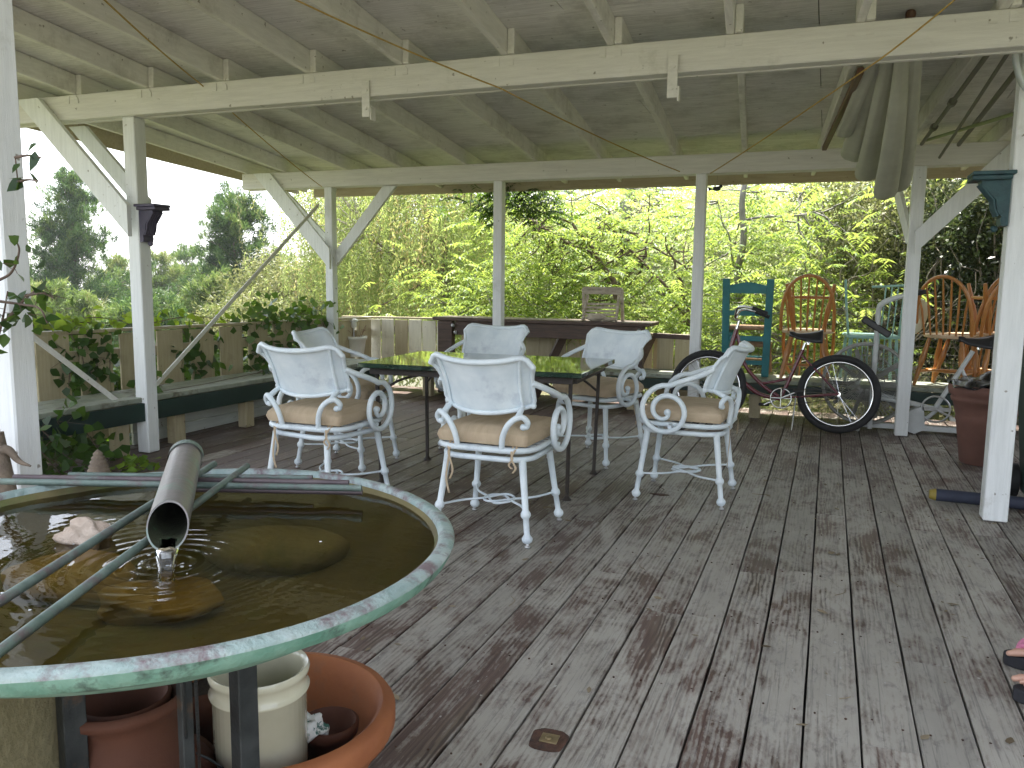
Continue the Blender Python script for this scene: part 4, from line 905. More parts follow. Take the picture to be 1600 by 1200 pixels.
for s, (fx, fy) in ((-1, (-.15, -.125)), (1, (-.13, .14))):
    m = MB()
    for k in range(5):
        yy = (k - 2) * .0175 + s * .0; ln = [.018, .026, .030, .032, .042][k if s > 0 else k]; r = [.0075, .0085, .009, .0095, .013][k]
        yy = yy * (1 if s < 0 else -1); x0 = fx - .048 + (4 - k) * .006
        m.tube([(x0 + .02, fy + yy, .060), (x0, fy + yy, .062), (x0 - ln * .6, fy + yy, .058), (x0 - ln, fy + yy, .053)], [r * 1.05, r, r, r * .7], 8); m.ball((x0 - ln, fy + yy, .053), r * .72, 8)
    m.build('toes', M['skin'], body)
    out = []
    for i in range(28):
        t = 2 * pi * i / 28; x = cos(t); wd = .047 - .008 * x * (x > 0) - .006 * x; out.append((fx + .035 + .135 * x * 1.0, fy + wd * sin(t) * (1.0)))
    m = MB(); m.prism(out, .001, .044); sdl = m.build('flip_flop', M['foam'], body, bevel=.006)
    m = MB()
    for q in (-1, 1): m.tube(curve([(fx - .058, fy, .050), (fx - .045, fy + q * .012, .078), (fx - .01, fy + q * .034, .082), (fx + .04, fy + q * .046, .044)], 6), [.005] + [.010] * 17 + [.007], 8)
    m.build('strap', M['pink'], sdl)
#--MORE--
# ------------------------------------------------------------ cruiser bicycle leaning on the back bench
def wheel(parent, c, r, tyre=.029, spokes=28, name='wheel'):
    """wheel in the X-Z plane"""
    c = Vector(c); circ = lambda rr, y=0, n=48: [c + Vector((rr * cos(2 * pi * i / n), y, rr * sin(2 * pi * i / n))) for i in range(n)]
    m = MB(); m.tube(circ(r - tyre), tyre, 10, closed=True); w_ = m.build(name, M['rubber'], parent); w_.name = 'wheel'
    m = MB(); m.tube(circ(r - 2 * tyre - .006), .011, 8, closed=True); m.build('rim', M['chrome'], w_)
    m = MB(); m.tube([c + Vector((0, -.035, 0)), c + Vector((0, .035, 0))], .018, 10)
    for k in range(spokes):
        a_ = 2 * pi * k / spokes; b = a_ + (.35 if k % 2 else -.35); s = .022 if k % 2 else -.022
        m.tube([c + Vector((.018 * cos(b), s, .018 * sin(b))), c + Vector(((r - 2 * tyre) * cos(a_), 0, (r - 2 * tyre) * sin(a_)))], .0013, 3, smooth=False)
    m.build('spokes', M['chrome'], w_); return w_
root = tag(empty('bicycle', (.12, 7.36, 0)), 'maroon step-through cruiser bicycle with black saddle leaning on the back bench', 'bicycle')
BT = lambda m, pts, r: m.tube(curve(pts, 6), r, 10)
RH = Vector((0, 0, .335)); FH = Vector((-1.08, 0, .335)); BBk = Vector((-.46, 0, .275)); ST = Vector((-.315, 0, .66)); HT = Vector((-.86, 0, .86)); HB = Vector((-.90, 0, .70))
wheel(root, RH, .335); wheel(root, FH, .335)
m = MB(); m.tube([BBk, ST + Vector((.012, 0, .04))], .016, 10); BT(m, [HT + Vector((.01, 0, -.05)), (-.78, 0, .56), (-.62, 0, .38), BBk], .016); BT(m, [HB, (-.82, 0, .46), (-.66, 0, .31), BBk + Vector((0, 0, -.01))], .018)
for s in (-1, 1):
    m.tube([BBk, RH + Vector((0, s * .055, 0))], .010, 8); m.tube([ST, RH + Vector((0, s * .055, 0))], .009, 8); BT(m, [HB + Vector((0, 0, -.03)), (-.97, s * .05, .55), FH + Vector((0, s * .055, 0))], .011)
BT(m, [(-.64, 0, .39), (-.50, 0, .42), (-.40, 0, .45)], .012)
m.tube([HB, HT], .020, 12); m.build('frame', M['maroon'], root)
m = MB(); m.tube([HT, HT + Vector((.02, 0, .08))], .013, 8)
for s in (-1, 1): BT(m, [HT + Vector((.02, 0, .08)), (-.87, s * .08, .96), (-.84, s * .20, 1.04), (-.72, s * .29, 1.03), (-.62, s * .31, .99)], .011)
hb = m.build('handlebar', M['chrome'], root)
for s in (-1, 1):
    m = MB(); m.tube([(-.72, s * .292, 1.03), (-.60, s * .312, .985)], .017, 10); m.build('grip', M['rubber'], hb)
m = MB(); m.tube([ST, ST + Vector((.03, 0, .10))], .0125, 10); m.build('seat_post', M['chrome'], root)
def saddle(parent, c, L=.27, sgn=-1, name='saddle'):
    """nose towards sgn*X"""
    g = []
    for i in range(15):
        t = i / 14; x = sgn * (t * L - L * .45); wd = .105 * (1 - t) ** .9 * (1 if t > .15 else .75 + 1.6 * t) + .018; top = -.006 * sin(t * 3) + .034 * (1 - t) ** 2.5 + (.010 if t > .85 else 0); row = []
        for j in range(13):
            a_ = pi * (j / 12) - pi / 2; row.append(Vector(c) + Vector((x, wd * sin(a_), top + .030 * cos(a_) ** .6 - (.075 * (1 - t) ** 1.4 + .014) * abs(sin(a_)) ** 3)))
        g.append(row)
    m = MB(); m.sheet(g, .014 * (1 if sgn > 0 else -1)); o = m.build(name, M['vinyl'], parent)
    m = MB()
    for s in (-1, 1): m.tube(curve([Vector(c) + Vector((-sgn * .09, s * .045, -.02)), Vector(c) + Vector((0, s * .022, -.045)), Vector(c) + Vector((sgn * .10, s * .01, .0))], 5), .004, 6)
    m.lathe([(.016, -.07), (.016, -.03), (.010, -.02)], Vector(c) + Vector((-sgn * .01, 0, 0)), 10); m.build('saddle_rails', M['chrome'], o); return o
saddle(root, ST + Vector((.045, 0, .155)))
m = MB(); cr = BBk; m.tube([cr + Vector((.085 * cos(t), -.045, .085 * sin(t))) for t in [i * 2 * pi / 30 for i in range(30)]], .006, 6, closed=True)
for k in range(4): a_ = k * pi / 2; m.tube([cr + Vector((0, -.045, 0)), cr + Vector((.085 * cos(a_), -.045, .085 * sin(a_)))], .006, 6)
m.build('chainring', M['chrome'], root)
m = MB(); m.tube([cr + Vector((0, -.06, 0)), cr + Vector((.14, -.065, .07))], .009, 8); m.tube([cr + Vector((0, .06, 0)), cr + Vector((-.14, .065, -.07))], .009, 8); ck = m.build('crank', M['chrome'], root)
m = MB(); m.box(cr + Vector((.14, -.11, .07)), (.09, .085, .024), None, .005); m.build('pedal', M['rubber'], ck); m = MB(); m.box(cr + Vector((-.14, .11, -.07)), (.09, .085, .024), None, .005); m.build('pedal', M['rubber'], ck)
m = MB()
for z in (.06, -.055): m.tube([cr + Vector((0, -.05, z * 1.4)), RH + Vector((0, -.045, z * .55))], .0035, 5)
m.build('chain', M['iron'], root)
m = MB(); m.tube([(-.34, -.05, .29), (-.36, -.16, .012)], .006, 6); m.build('kickstand', M['chrome'], root)
root.rotation_euler = (radians(-5), 0, radians(2.0))

# ------------------------------------------------------------ exercise bicycle with a caged fan wheel
EX = at(1352, 612, Y=7.68)
root = tag(empty('exercise_bike', (EX.x, 7.68, 0)), 'grey white exercise bike with a caged fan wheel behind the maroon bicycle', 'exercise bike')
c = Vector((0, 0, .40)); m = MB()
for s in (-1, 1):
    for rr in (.345, .25, .15): m.tube([c + Vector((rr * cos(t), s * .05, rr * sin(t))) for t in [i * 2 * pi / 40 for i in range(40)]], .010 if rr > .3 else .0026, 5, closed=True)
    for k in range(72): a_ = k * 2 * pi / 72; m.tube([c + Vector((.05 * cos(a_), s * .058, .05 * sin(a_))), c + Vector((.345 * cos(a_), s * .05, .345 * sin(a_)))], .0024, 3, smooth=False)
m.tube([c + Vector((.35 * cos(t), 0, .35 * sin(t))) for t in [i * 2 * pi / 40 for i in range(40)]], .014, 6, closed=True); m.build('fan_cage', M['guard'], root)
m = MB()
for k in range(10):
    a_ = k * 2 * pi / 10; R_ = Matrix.Rotation(-a_, 3, 'Y'); m.box(c + R_ @ Vector((.2, 0, 0)), (.22, .07, .004), R_ @ Matrix.Rotation(.5, 3, 'X'))
m.build('fan_blades', M['guard'], root)
m = MB(); XP = .05
m.tube([(XP, -.07, .02), (XP + .01, -.07, 1.02)], .020, 10); m.tube([(XP, -.07, .30), (.55, 0, .22)], .018, 10); m.tube([(0, 0, .34), (.55, 0, .22)], .016, 10)
m.tube([(.55, 0, .22), (.80, 0, .72)], .019, 10); m.tube([(.73, 0, .56), (.88, 0, .26)], .014, 8); m.tube([(.42, 0, .06), (.60, 0, .24)], .016, 8)
m.beam((-.06, 0, .045), (1.0, 0, .045), .05, .045, .004); m.tube([(1.0, -.2, .03), (1.0, .2, .03)], .02, 8); m.tube([(-.05, -.2, .03), (-.05, .2, .03)], .02, 8); m.build('frame', M['white_enamel'], root)
for s in (-1, 1):
    m = MB(); yy = s * .07; BT(m, [(XP + .01, yy, .72), (XP + .01 + .0, yy * 1.3, 1.02), (XP + .04, yy * 1.8, 1.10), (XP + .14, yy * 2.2, 1.15), (XP + .24, yy * 2.4, 1.18)], .016); h_ = m.build('handle', M['white_enamel'], root)
    m = MB(); m.tube([(XP + .23, yy * 2.4, 1.178), (XP + .35, yy * 2.4, 1.205)], .020, 10); m.build('grip', M['rubber'], h_)
m = MB(); m.box((XP, -.02, .90), (.26, .16, .06), Matrix.Rotation(radians(32), 3, 'Y'), .01); m.build('console', M['vinyl'], root)
saddle(root, (.83, 0, .80), .26, -1)
m = MB(); m.tube([(.55 + .11 * cos(t), -.05, .22 + .11 * sin(t)) for t in [i * 2 * pi / 26 for i in range(26)]], .008, 6, closed=True); m.box((.55, -.05, .22), (.20, .02, .03)); m.tube([(.55, -.06, .22), (.68, -.08, .16)], .009, 8); ck = m.build('crank', M['glide'], root)
m = MB(); m.box((.70, -.13, .155), (.10, .08, .022), None, .004); m.build('pedal', M['white_plastic'], ck)
m = MB(); m.prism([(.28, .04), (.36, .20), (.46, .24), (.48, .04), (.40, .0)], -.06, .06, Matrix(((1, 0, 0), (0, 0, -1), (0, 1, 0)))); m.build('chain_cover', M['white_enamel'], root)

# ------------------------------------------------------------ stored chairs on the bench
BZT = .377
root = tag(empty('ladderback_chair', (at(1163, 590, Y=8.02).x, 8.10, BZT)), 'tall teal ladder-back chair standing on the back bench', 'chair')
for s in (-1, 1):
    m = MB(); m.beam((s * .185, -.06, 0), (s * .20, -.13, .92), .066, .045, .004, up=(0, 1, 0)); m.build('rear_leg', M['teal'], root)
    m = MB(); m.beam((s * .175, .26, 0), (s * .175, .26, .45), .04, .04, .004, up=(0, 1, 0)); m.build('front_leg', M['teal'], root)
    m = MB(); m.beam((s * .18, -.05, .18), (s * .175, .26, .18), .022, .03, .002); m.build('side_rail', M['teal'], root); m = MB(); m.beam((s * .18, -.05, .42), (s * .175, .26, .42), .022, .04, .002); m.build('side_rail', M['teal'], root)
top = [(-.18, -.045), (-.18, .025), (-.10, .045), (-.03, .06), (.03, .06), (.10, .045), (.18, .025), (.18, -.045)]
m = MB(); m.prism(top, -.011, .011, Matrix(((1, 0, 0), (0, 0, -1), (0, 1, 0))), (0, -.125, .83)); m.build('top_slat', M['teal'], root)
for z, y in ((.60, -.108), (.36, -.09)):
    m = MB(); m.beam((-.18, y, z), (.18, y, z), .02, .05, .003); m.build('back_slat', M['teal'], root)
m = MB(); m.box((0, .11, .455), (.38, .37, .032), None, .012); m.build('rush_seat', M['rush'], root)
m = MB(); m.beam((-.17, .26, .15), (.17, .26, .15), .03, .03); m.build('stretcher', M['teal'], root); m = MB(); m.beam((-.17, -.06, .13), (.17, -.06, .13), .03, .04); m.build('stretcher', M['teal'], root)
root = tag(empty('rush_stool', (at(1172, 590, Y=8.06).x + .02, 8.22, BZT + .02)), 'upturned rush seated stool nested inside the teal ladder-back chair', 'stool')
m = MB(); m.box((0, 0, .28), (.30, .26, .05), None, .018); m.build('rush_seat', M['rush'], root)
for sx in (-1, 1):
    for sy in (-1, 1): m = MB(); m.tube([(sx * .13, sy * .10, .27), (sx * .145, sy * .12, .0)], .014, 8); m.build('leg', M['rush'], root)
for s in (-1, 1): m = MB(); m.tube([(-.14, s * .11, .12), (.14, s * .11, .12)], .009, 6); m.build('rung', M['rush'], root)

def windsor():
    root = empty('windsor_chair')
    g = []
    prof = []
    for i in range(28):
        t = 2 * pi * i / 28; r = 1 + .04 * cos(2 * t); prof.append((.215 * cos(t) * r, .205 * sin(t)))
    m = MB(); m.prism(prof, .425, .455); m.build('seat', M['seatwood'], root, bevel=.008)
    for sx in (-1, 1):
        for sy in (-1, 1):
            a_ = Vector((sx * .13, sy * .12, .43)); b = Vector((sx * .205, sy * .20, 0)); R_ = (a_ - b).normalized().to_track_quat('Z', 'Y').to_matrix(); L_ = (a_ - b).length
            m = MB(); m.lathe([(.014, 0), (.017, .05), (.022, .13), (.016, .17), (.023, .20), (.026, .26), (.020, .32), (.015, L_)], b, 10, R_); m.build('leg', M['honey'], root)
    m = MB()
    for s in (-1, 1): m.tube([(s * .182, -.175, .12), (s * .182, 0, .125), (s * .182, .175, .12)], [.011, .017, .011], 8)
    m.tube([(-.182, 0, .125), (0, 0, .125), (.182, 0, .125)], [.011, .017, .011], 8); m.build('stretcher', M['honey'], root)
    def hoop(u): # u 0..pi
        x = .225 * cos(u); zz = sin(u) ** .75; return Vector((x * (1 + .12 * sin(u)), -.165 - .10 * zz, .455 + .50 * zz))
    m = MB(); m.tube([hoop(pi * i / 30) for i in range(31)], .0155, 9); m.build('hoop', M['honey'], root)
    m = MB()
    for k in range(7):
        x0 = (k - 3) * .052; x1 = (k - 3) * .068; u = math.acos(max(-1, min(1, x1 / .245))); h = hoop(u); m.tube([(x0, -.175, .45), ((x0 + h.x) / 2, -.205, .66), h], [.008, .010, .007], 7)
    m.build('spindles', M['honey'], root)
    return root
def place(o, x, y, z, rx, ry, rz_, lab): o.location = (x, y, z); o.rotation_euler = (rx, ry, rz_); tag(o, lab, 'chair', 'honey oak windsor chairs stored on the bench')
W0 = windsor(); X1 = at(1257, 590, Y=8.1).x
place(W0, X1, 8.08, BZT, 0, 0, 0, 'honey oak windsor chair standing next to the teal chair, its hoop back toward us')
c = copy_tree(W0); place(c, X1 + .01, 8.16, BZT + .88, pi, 0, 0, 'honey oak windsor chair turned upside down on the one beside the teal chair')
c = copy_tree(W0); place(c, at(1480, 590, Y=8.1).x, 8.06, BZT, 0, 0, radians(-28), 'honey oak windsor chair just right of the white post, turned partly sideways')
XR = at(1545, 590, Y=8.1).x
c = copy_tree(W0); place(c, XR + .06, 8.12, BZT, 0, 0, radians(14), 'honey oak windsor chair at the far right above the terracotta pot')
c = copy_tree(W0); place(c, XR + .05, 8.14, BZT + .90, pi, 0, radians(10), 'honey oak windsor chair upside down on top of the far right one')

c = copy_tree(W0); place(c, at(1512, 590, Y=8.3).x, 8.26, BZT, 0, 0, radians(48), 'honey oak windsor chair wedged at an angle behind its neighbours at the right')
# mint metal chair with a cream pad
MC = at(1358, 560, Y=8.12)
root = tag(empty('mint_chair', (MC.x, 8.12, BZT), .1), 'pale mint painted armchair with vertical bars behind the exercise bike', 'chair')
for sx in (-1, 1):
    for sy in (-1, 1): m = MB(); m.tube([(sx * .22, sy * .18, 0), (sx * .19, sy * .16, .40)], .014, 8); m.build('leg', M['mint'], root)
    m = MB(); m.tube(curve([(sx * .21, -.17, .42), (sx * .25, -.21, .72), (sx * .27, -.24, .92)], 5), .011, 8); m.build('back_post', M['mint'], root)
m = MB(); m.box((0, 0, .415), (.44, .40, .03), None, .008); m.build('seat', M['mint'], root)
m = MB()
for k in range(9): x = -.18 + k * .045; m.tube([(x, -.19, .14), (x, -.19, .40)], .006, 6)
m.beam((-.2, -.19, .13), (.2, -.19, .13), .02, .02); m.build('bars', M['mint'], root)
m = MB()
for k in range(4): x = .05 + k * .05; m.tube([(x, -.19, .43), (x + .015, -.23, .86)], .006, 6)
m.tube([(-.05, -.23, .86), (.26, -.24, .88)], .010, 8); m.build('back_rail', M['mint'], root)
m = MB(); m.lathe([(.0, .0), (.12, .0), (.13, .008), (.12, .018), (0, .02)], (0, 0, 0), 22, Matrix.Rotation(radians(80), 3, 'X') @ Matrix.Diagonal((.62, 1.25, 1)).to_3x3()); o = m.build('cream_pad', M['cream']); o.location = (MC.x + .36, 8.02, BZT + .60); o.rotation_euler = (0, radians(14), .1); tag(o, 'oval cream cushion pad propped on the mint chair beside the white post', 'cushion')

# ------------------------------------------------------------ right hand side: tall pot, bin, roll
root = tag(empty('tall_pot', (1.085, 6.55, 0)), 'tall plum terracotta pot with black plastic at its mouth', 'pot')
m = MB(); m.lathe([(.135, 0), (.145, .01), (.185, .30), (.192, .31), (.190, .34), (.215, .44), (.225, .445), (.232, .47), (.225, .485), (.245, .50), (.252, .54), (.245, .565)], n=40); m.build('wall', M['terra_plum'], root)
m = MB(); m.lathe([(.245, .565), (.222, .555), (.20, .44), (0, .42)], n=40); m.build('inside', M['terra_plum'], root)
g = []
for i in range(19):
    row = []
    for j in range(19):
        u, v = i / 9 - 1, j / 9 - 1; r = math.hypot(u, v); z = .60 + .085 * math.exp(-3 * ((u - .35) ** 2 + v * v)) + .018 * sin(7 * u + 2) * cos(6 * v) - .06 * max(0, r - .75); row.append((u * .235, v * .235, z))
    g.append(row)
m = MB(); m.sheet(g, .004); o = m.build('plastic_bag', M['bag']); o.location = (1.085, 6.55, -.01); tag(o, 'black plastic bag bulging from the tall plum pot', 'bag')
root = tag(empty('garbage_bin', (1.34, 5.40, 0)), 'dark green wheeled garbage bin behind the thick right post', 'bin')
m = MB(); v = [];
for z, hw in ((0.03, .20), (.90, .27)): v += [(-hw, -hw, z), (hw, -hw, z), (hw, hw, z), (-hw, hw, z)]
m.add(v, [(0, 3, 2, 1), (0, 1, 5, 4), (1, 2, 6, 5), (2, 3, 7, 6), (3, 0, 4, 7), (4, 5, 6, 7)]); m.build('body', M['bin'], root, bevel=.02)
m = MB(); m.box((0, 0, .925), (.60, .60, .04), None, .012); m.box((0, 0, .95), (.50, .50, .03), None, .012); m.tube([(-.2, .31, .93), (.2, .31, .93)], .014, 8); m.build('lid', M['bin'], root)
for s in (-1, 1): m = MB(); m.tube([(s * .22, .20, .1), (s * .27, .20, .1)], .10, 18); m.build('wheel', M['rubber'], root)
a_ = at(1462, 774, Z=.035); root = tag(empty('navy_roll', (a_.x, a_.y, .040)), 'dark navy rolled mat with a yellow end lying by the thick right post', 'roll'); root.rotation_euler = (0, 0, radians(-2))
m = MB(); m.tube([(0, 0, 0), (.70, 0, 0)], .036, 16); m.build('roll', M['tube_navy'], root)
m = MB(); m.tube([(-.035, 0, 0), (.0, 0, 0)], [.026, .037], 14); m.build('end_cap', M['yellow'], root)

# ------------------------------------------------------------ umbrella lying up in the rafters, canvas hanging down
Pa = at(1423, 22, Y=4.75); Pb = at(1384, 300, Y=7.10)
root = tag(empty('patio_umbrella', Pa), 'folded sage green patio umbrella slung from the rafters over the right beam', 'umbrella')
d = Pb - Pa; m = MB(); m.tube([(0, 0, 0), d * 1.01], .024, 12); m.ball((0, 0, 0), .026, 10); m.build('pole', M['umbpole'], root)
# long drapes of canvas, each a flattened tube that swells towards its scalloped end
def drape(px0, px1, w0, w1, Y0, Y1, ph, bulge=0.0):
    p0 = at(px0[0], px0[1], Y=Y0); p1 = at(px1[0], px1[1], Y=Y1); rows = []; n = 22
    for i in range(n + 1):
        t = i / n; c = p0.lerp(p1, t) + Vector((bulge * sin(pi * t), 0, -.05 * sin(pi * t))); wd = w0 + (w1 - w0) * t ** 1.3
        wd *= 1 + .10 * sin(6 * t + ph * 3) * t; end = max(0, (t - .86) / .14); wd *= sqrt(max(.02, 1 - end ** 2.4)); row = []
        for k in range(29):
            a_ = 2 * pi * k / 28; cr = 1 + .12 * sin(3 * a_ + ph) * (.3 + .7 * t) + .07 * sin(7 * a_ + ph * 2 + 5 * t)
            row.append(c + Vector((wd * cos(a_) * (1 + .05 * sin(a_ * 3 + ph)), .36 * wd * sin(a_) * cr + .016 * sin(2.5 * pi * t + ph), .42 * wd * sin(a_) * cr)) - Pa)
        rows.append(row)
    m = MB(); m.sheet(rows); m.build('canvas_fold', M['umb'], root)
drape((1394, 66), (1352, 282), .036, .090, 4.85, 7.00, .4, -.01)
drape((1412, 62), (1380, 312), .036, .100, 4.80, 6.80, 1.9, .01)
drape((1432, 64), (1402, 300), .032, .078, 4.85, 6.90, 3.3, .02)
drape((1374, 70), (1318, 215), .034, .062, 4.95, 6.20, 4.4, -.02)
drape((1378, 70), (1340, 250), .045, .120, 4.95, 6.85, 5.2, -.02)
a_ = at(1345, 110, Y=5.0); b = at(1288, 232, Y=7.25); m = MB(); m.beam(a_, b, .035, .035, .004); tag(m.build('wooden_pole', M['umbpole']), 'reddish square wooden pole tucked behind the folded umbrella', 'pole')
for (p0, p1, r, lab, mt, extra) in (((1548, 78, 4.9), (1440, 225, 7.3), .014, 'leftmost jointed metal pole stored in the right rafters', 'dull_pole', 1), ((1582, 72, 4.9), (1468, 246, 7.36), .011, 'thin metal pole stored between its neighbours in the right rafters', 'dull_pole', 0), ((1597, 100, 5.1), (1498, 226, 7.3), .016, 'rightmost metal pole stored in the right rafters', 'dull_pole', 0), ((1690, 146, 4.9), (1448, 219, 7.2), .012, 'pale green cane slanting across the stored poles', 'bamboo', 0)):
    a_, b = at(p0[0], p0[1], Y=p0[2]), at(p1[0], p1[1], Y=p1[2]); m = MB(); m.tube([a_, b], r, 8)
    if extra:
        for t in (.45, .75): q = a_.lerp(b, t); m.tube([q - (b - a_) * .012, q + (b - a_) * .012], r * 1.9, 8)
    tag(m.build('pole', M[mt]), lab, 'pole', 'poles stored under the roof')
#--MORE--
# ------------------------------------------------------------ foliage
HAZE = 0.0013
def unit(v): return v / np.maximum(1e-9, np.linalg.norm(v, axis=1, keepdims=True))
class Leaves:
    """many separate small leaf faces gathered into one crown"""
    def __init__(s): s.P = []; s.D = []; s.U = []; s.L = []; s.W = []; s.V = []
    def add(s, P, D, U, L, W, V):
        n = len(P); f = lambda x: np.broadcast_to(np.asarray(x, float), (n,)).copy()
        s.P.append(P); s.D.append(unit(D)); s.U.append(U); s.L.append(f(L)); s.W.append(f(W)); s.V.append(f(V))
    def build(s, name, m, parent=None, origin=(0, 0, 0), heart=False):
        P = np.concatenate(s.P) - np.asarray(origin); D = np.concatenate(s.D); U = np.concatenate(s.U); L = np.concatenate(s.L)[:, None]; W = np.concatenate(s.W)[:, None]; V = np.concatenate(s.V)
        Sd = unit(np.cross(D, U)); Nn = np.cross(Sd, D); n = len(P)
        if heart: K = [P, P + D * L * .28 + Sd * W * .5 + Nn * L * .06, P + D * L * .62 + Sd * W * .36, P + D * L - Nn * L * .12, P + D * L * .62 - Sd * W * .36, P + D * L * .28 - Sd * W * .5 + Nn * L * .06]
        else: K = [P, P + D * L * .42 + Sd * W * .5 + Nn * L * .05, P + D * L - Nn * L * .06, P + D * L * .42 - Sd * W * .5 + Nn * L * .05]
        k = len(K); co = np.stack(K, 1).reshape(-1, 3)
        me = bpy.data.meshes.new(name); me.vertices.add(n * k); me.vertices.foreach_set('co', co.ravel().astype(np.float32))
        me.loops.add(n * k); me.loops.foreach_set('vertex_index', np.arange(n * k, dtype=np.int32)); me.polygons.add(n); me.polygons.foreach_set('loop_start', (np.arange(n) * k).astype(np.int32)); me.polygons.foreach_set('loop_total', np.full(n, k, dtype=np.int32))
        me.update(calc_edges=True); me.materials.append(m)
        a_ = me.attributes.new('lv', 'FLOAT', 'FACE'); a_.data.foreach_set('value', np.clip(V, 0, 1).astype(np.float32))
        o = bpy.data.objects.new(name, me); C.objects.link(o)
        if parent: o.parent = parent
        return o
def rnd(n, k=3): return RNG.normal(size=(n, k))
def in_ball(n, c, r): q = unit(rnd(n)) * (RNG.random((n, 1)) ** .45); return np.asarray(c) + q * np.asarray(r)
def clump(lf, c, r, n, L, W, v, droop=.3, flat=.5):
    P = in_ball(n, c, r); D = unit(P - np.asarray(c)) * .7 + rnd(n) * .6; D[:, 2] -= droop
    U = rnd(n) * flat + np.array([0, 0, 1.0]); lf.add(P, D, U, L * RNG.uniform(.7, 1.25, n), W * RNG.uniform(.75, 1.2, n), v + RNG.normal(0, .16, n))
def frond(lf, p, d, length, pairs, L, W, v, droop=.35):
    """one pinnate leaf: leaflets in pairs along a drooping rachis"""
    d = np.asarray(d, float); d = d / np.linalg.norm(d); t = (np.arange(pairs) + 1.0) / pairs
    P = p + d * (t * length)[:, None]; P[:, 2] -= droop * length * t ** 2
    T = np.tile(d, (pairs, 1)); T[:, 2] -= 2 * droop * t; T = unit(T); sd = unit(np.cross(T, [0, 0, 1.0]) + 1e-6)
    for s in (-1, 1):
        D = sd * s + T * .45 + rnd(pairs) * .12; D[:, 2] -= .35
        lf.add(P, D, np.tile([0, 0, 1.0], (pairs, 1)) + rnd(pairs) * .15, L * RNG.uniform(.8, 1.15, pairs), W, v + RNG.normal(0, .08, pairs))
def limb(m, a_, b, r0, r1, wig=.12, n=6, k=6):
    a_, b = Vector(a_), Vector(b); L = (b - a_).length; pts = [a_]
    for i in range(1, n): pts.append(a_.lerp(b, i / n) + Vector((random.uniform(-1, 1), random.uniform(-1, 1), random.uniform(-.6, .8))) * wig * L / n * 1.6)
    pts.append(b); P = curve(pts, 3); m.tube(P, [r0 + (r1 - r0) * i / (len(P) - 1) for i in range(len(P))], k); return P

def pine(top, base_z, rad, n_wh, label, mt='leaf_pine', lean=0, bare=.0, seed=0, dens=1.0, group=None):
    random.seed(seed); X, Y, Zt = top; H = Zt - base_z; root = tag(empty('pine_tree', (X, Y, base_z)), label, 'tree', group)
    m = MB(); tp = limb(m, (0, 0, 0), (lean, 0, H * .97), .09, .015, .06, 7); br = MB(); lf = Leaves()
    for i in range(n_wh):
        t = (i + random.random() * .8) / n_wh; h = H * (.12 + .88 * t); prof = rad * (1.05 - t) ** .75 * random.uniform(.62, 1.2)
        if t > .93: prof = rad * .16
        for k in range(random.choice((4, 5, 5, 6))):
            az = random.uniform(0, 6.28); c0 = Vector((lean * h / H, 0, h)); up = random.uniform(.05, .5) * prof; e1 = c0 + Vector((cos(az) * prof, sin(az) * prof, up + .12))
            P = limb(br, c0, e1, .018 * (1.2 - t) + .005, .004, .2, 4, 4)
            nt_ = max(5, int(prof * 10 * dens)); sh = random.uniform(.15, .85)
            for j in range(nt_):
                q = P[int(len(P) * (.22 + .75 * j / nt_)) if nt_ > 1 else -1]; c = np.array(q) + RNG.normal(0, .10 * (1 + prof * .3), 3); c[2] += .05
                n = int(58 * dens); sh2 = random.gauss(0, .17); D = rnd(n) * .75; D[:, 2] += .85; D[:, 0] += cos(az) * .5; D[:, 1] += sin(az) * .5
                lf.add(c + rnd(n) * np.array([.05, .05, .065]), D, rnd(n), RNG.uniform(.10, .19, n), .022, sh * .5 + .2 + sh2 + RNG.normal(0, .15, n) + .15 * t)  # random tuft tones paint lit and dark clumps into the needles
    m.build('trunk', M['bark_brown'], root); br.build('branches', M['bark_brown'], root); lf.build('crown', M[mt], root); return root
G1 = 'pine trees beyond the left fence'
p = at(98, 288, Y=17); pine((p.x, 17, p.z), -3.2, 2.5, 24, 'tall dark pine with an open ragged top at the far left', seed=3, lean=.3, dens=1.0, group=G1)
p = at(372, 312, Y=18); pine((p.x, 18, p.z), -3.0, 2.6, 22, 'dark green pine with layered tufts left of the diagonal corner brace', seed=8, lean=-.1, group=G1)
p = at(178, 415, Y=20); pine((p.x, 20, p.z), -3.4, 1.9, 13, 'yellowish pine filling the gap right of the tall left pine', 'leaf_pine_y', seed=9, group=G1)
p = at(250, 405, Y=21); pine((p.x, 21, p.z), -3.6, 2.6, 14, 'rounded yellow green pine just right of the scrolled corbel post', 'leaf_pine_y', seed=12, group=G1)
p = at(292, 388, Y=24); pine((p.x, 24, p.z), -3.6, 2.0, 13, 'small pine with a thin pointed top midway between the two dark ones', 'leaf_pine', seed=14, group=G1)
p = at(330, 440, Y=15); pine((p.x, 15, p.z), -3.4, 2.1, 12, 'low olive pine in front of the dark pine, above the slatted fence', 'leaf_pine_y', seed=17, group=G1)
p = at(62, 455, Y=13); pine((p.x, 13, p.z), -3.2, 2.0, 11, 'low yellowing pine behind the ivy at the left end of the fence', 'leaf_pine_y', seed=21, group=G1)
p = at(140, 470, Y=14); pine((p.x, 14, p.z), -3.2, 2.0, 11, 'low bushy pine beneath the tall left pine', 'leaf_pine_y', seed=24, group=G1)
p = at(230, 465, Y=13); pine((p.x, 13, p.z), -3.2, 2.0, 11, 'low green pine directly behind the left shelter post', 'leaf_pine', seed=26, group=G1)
random.seed(5)
p = at(424, 322, Y=19); root = tag(empty('dead_tree', (p.x, 19, -3)), 'thin bare dead tree right of the dark layered pine', 'tree'); m = MB(); limb(m, (0, 0, 0), (.05, 0, p.z + 3), .05, .012, .02)
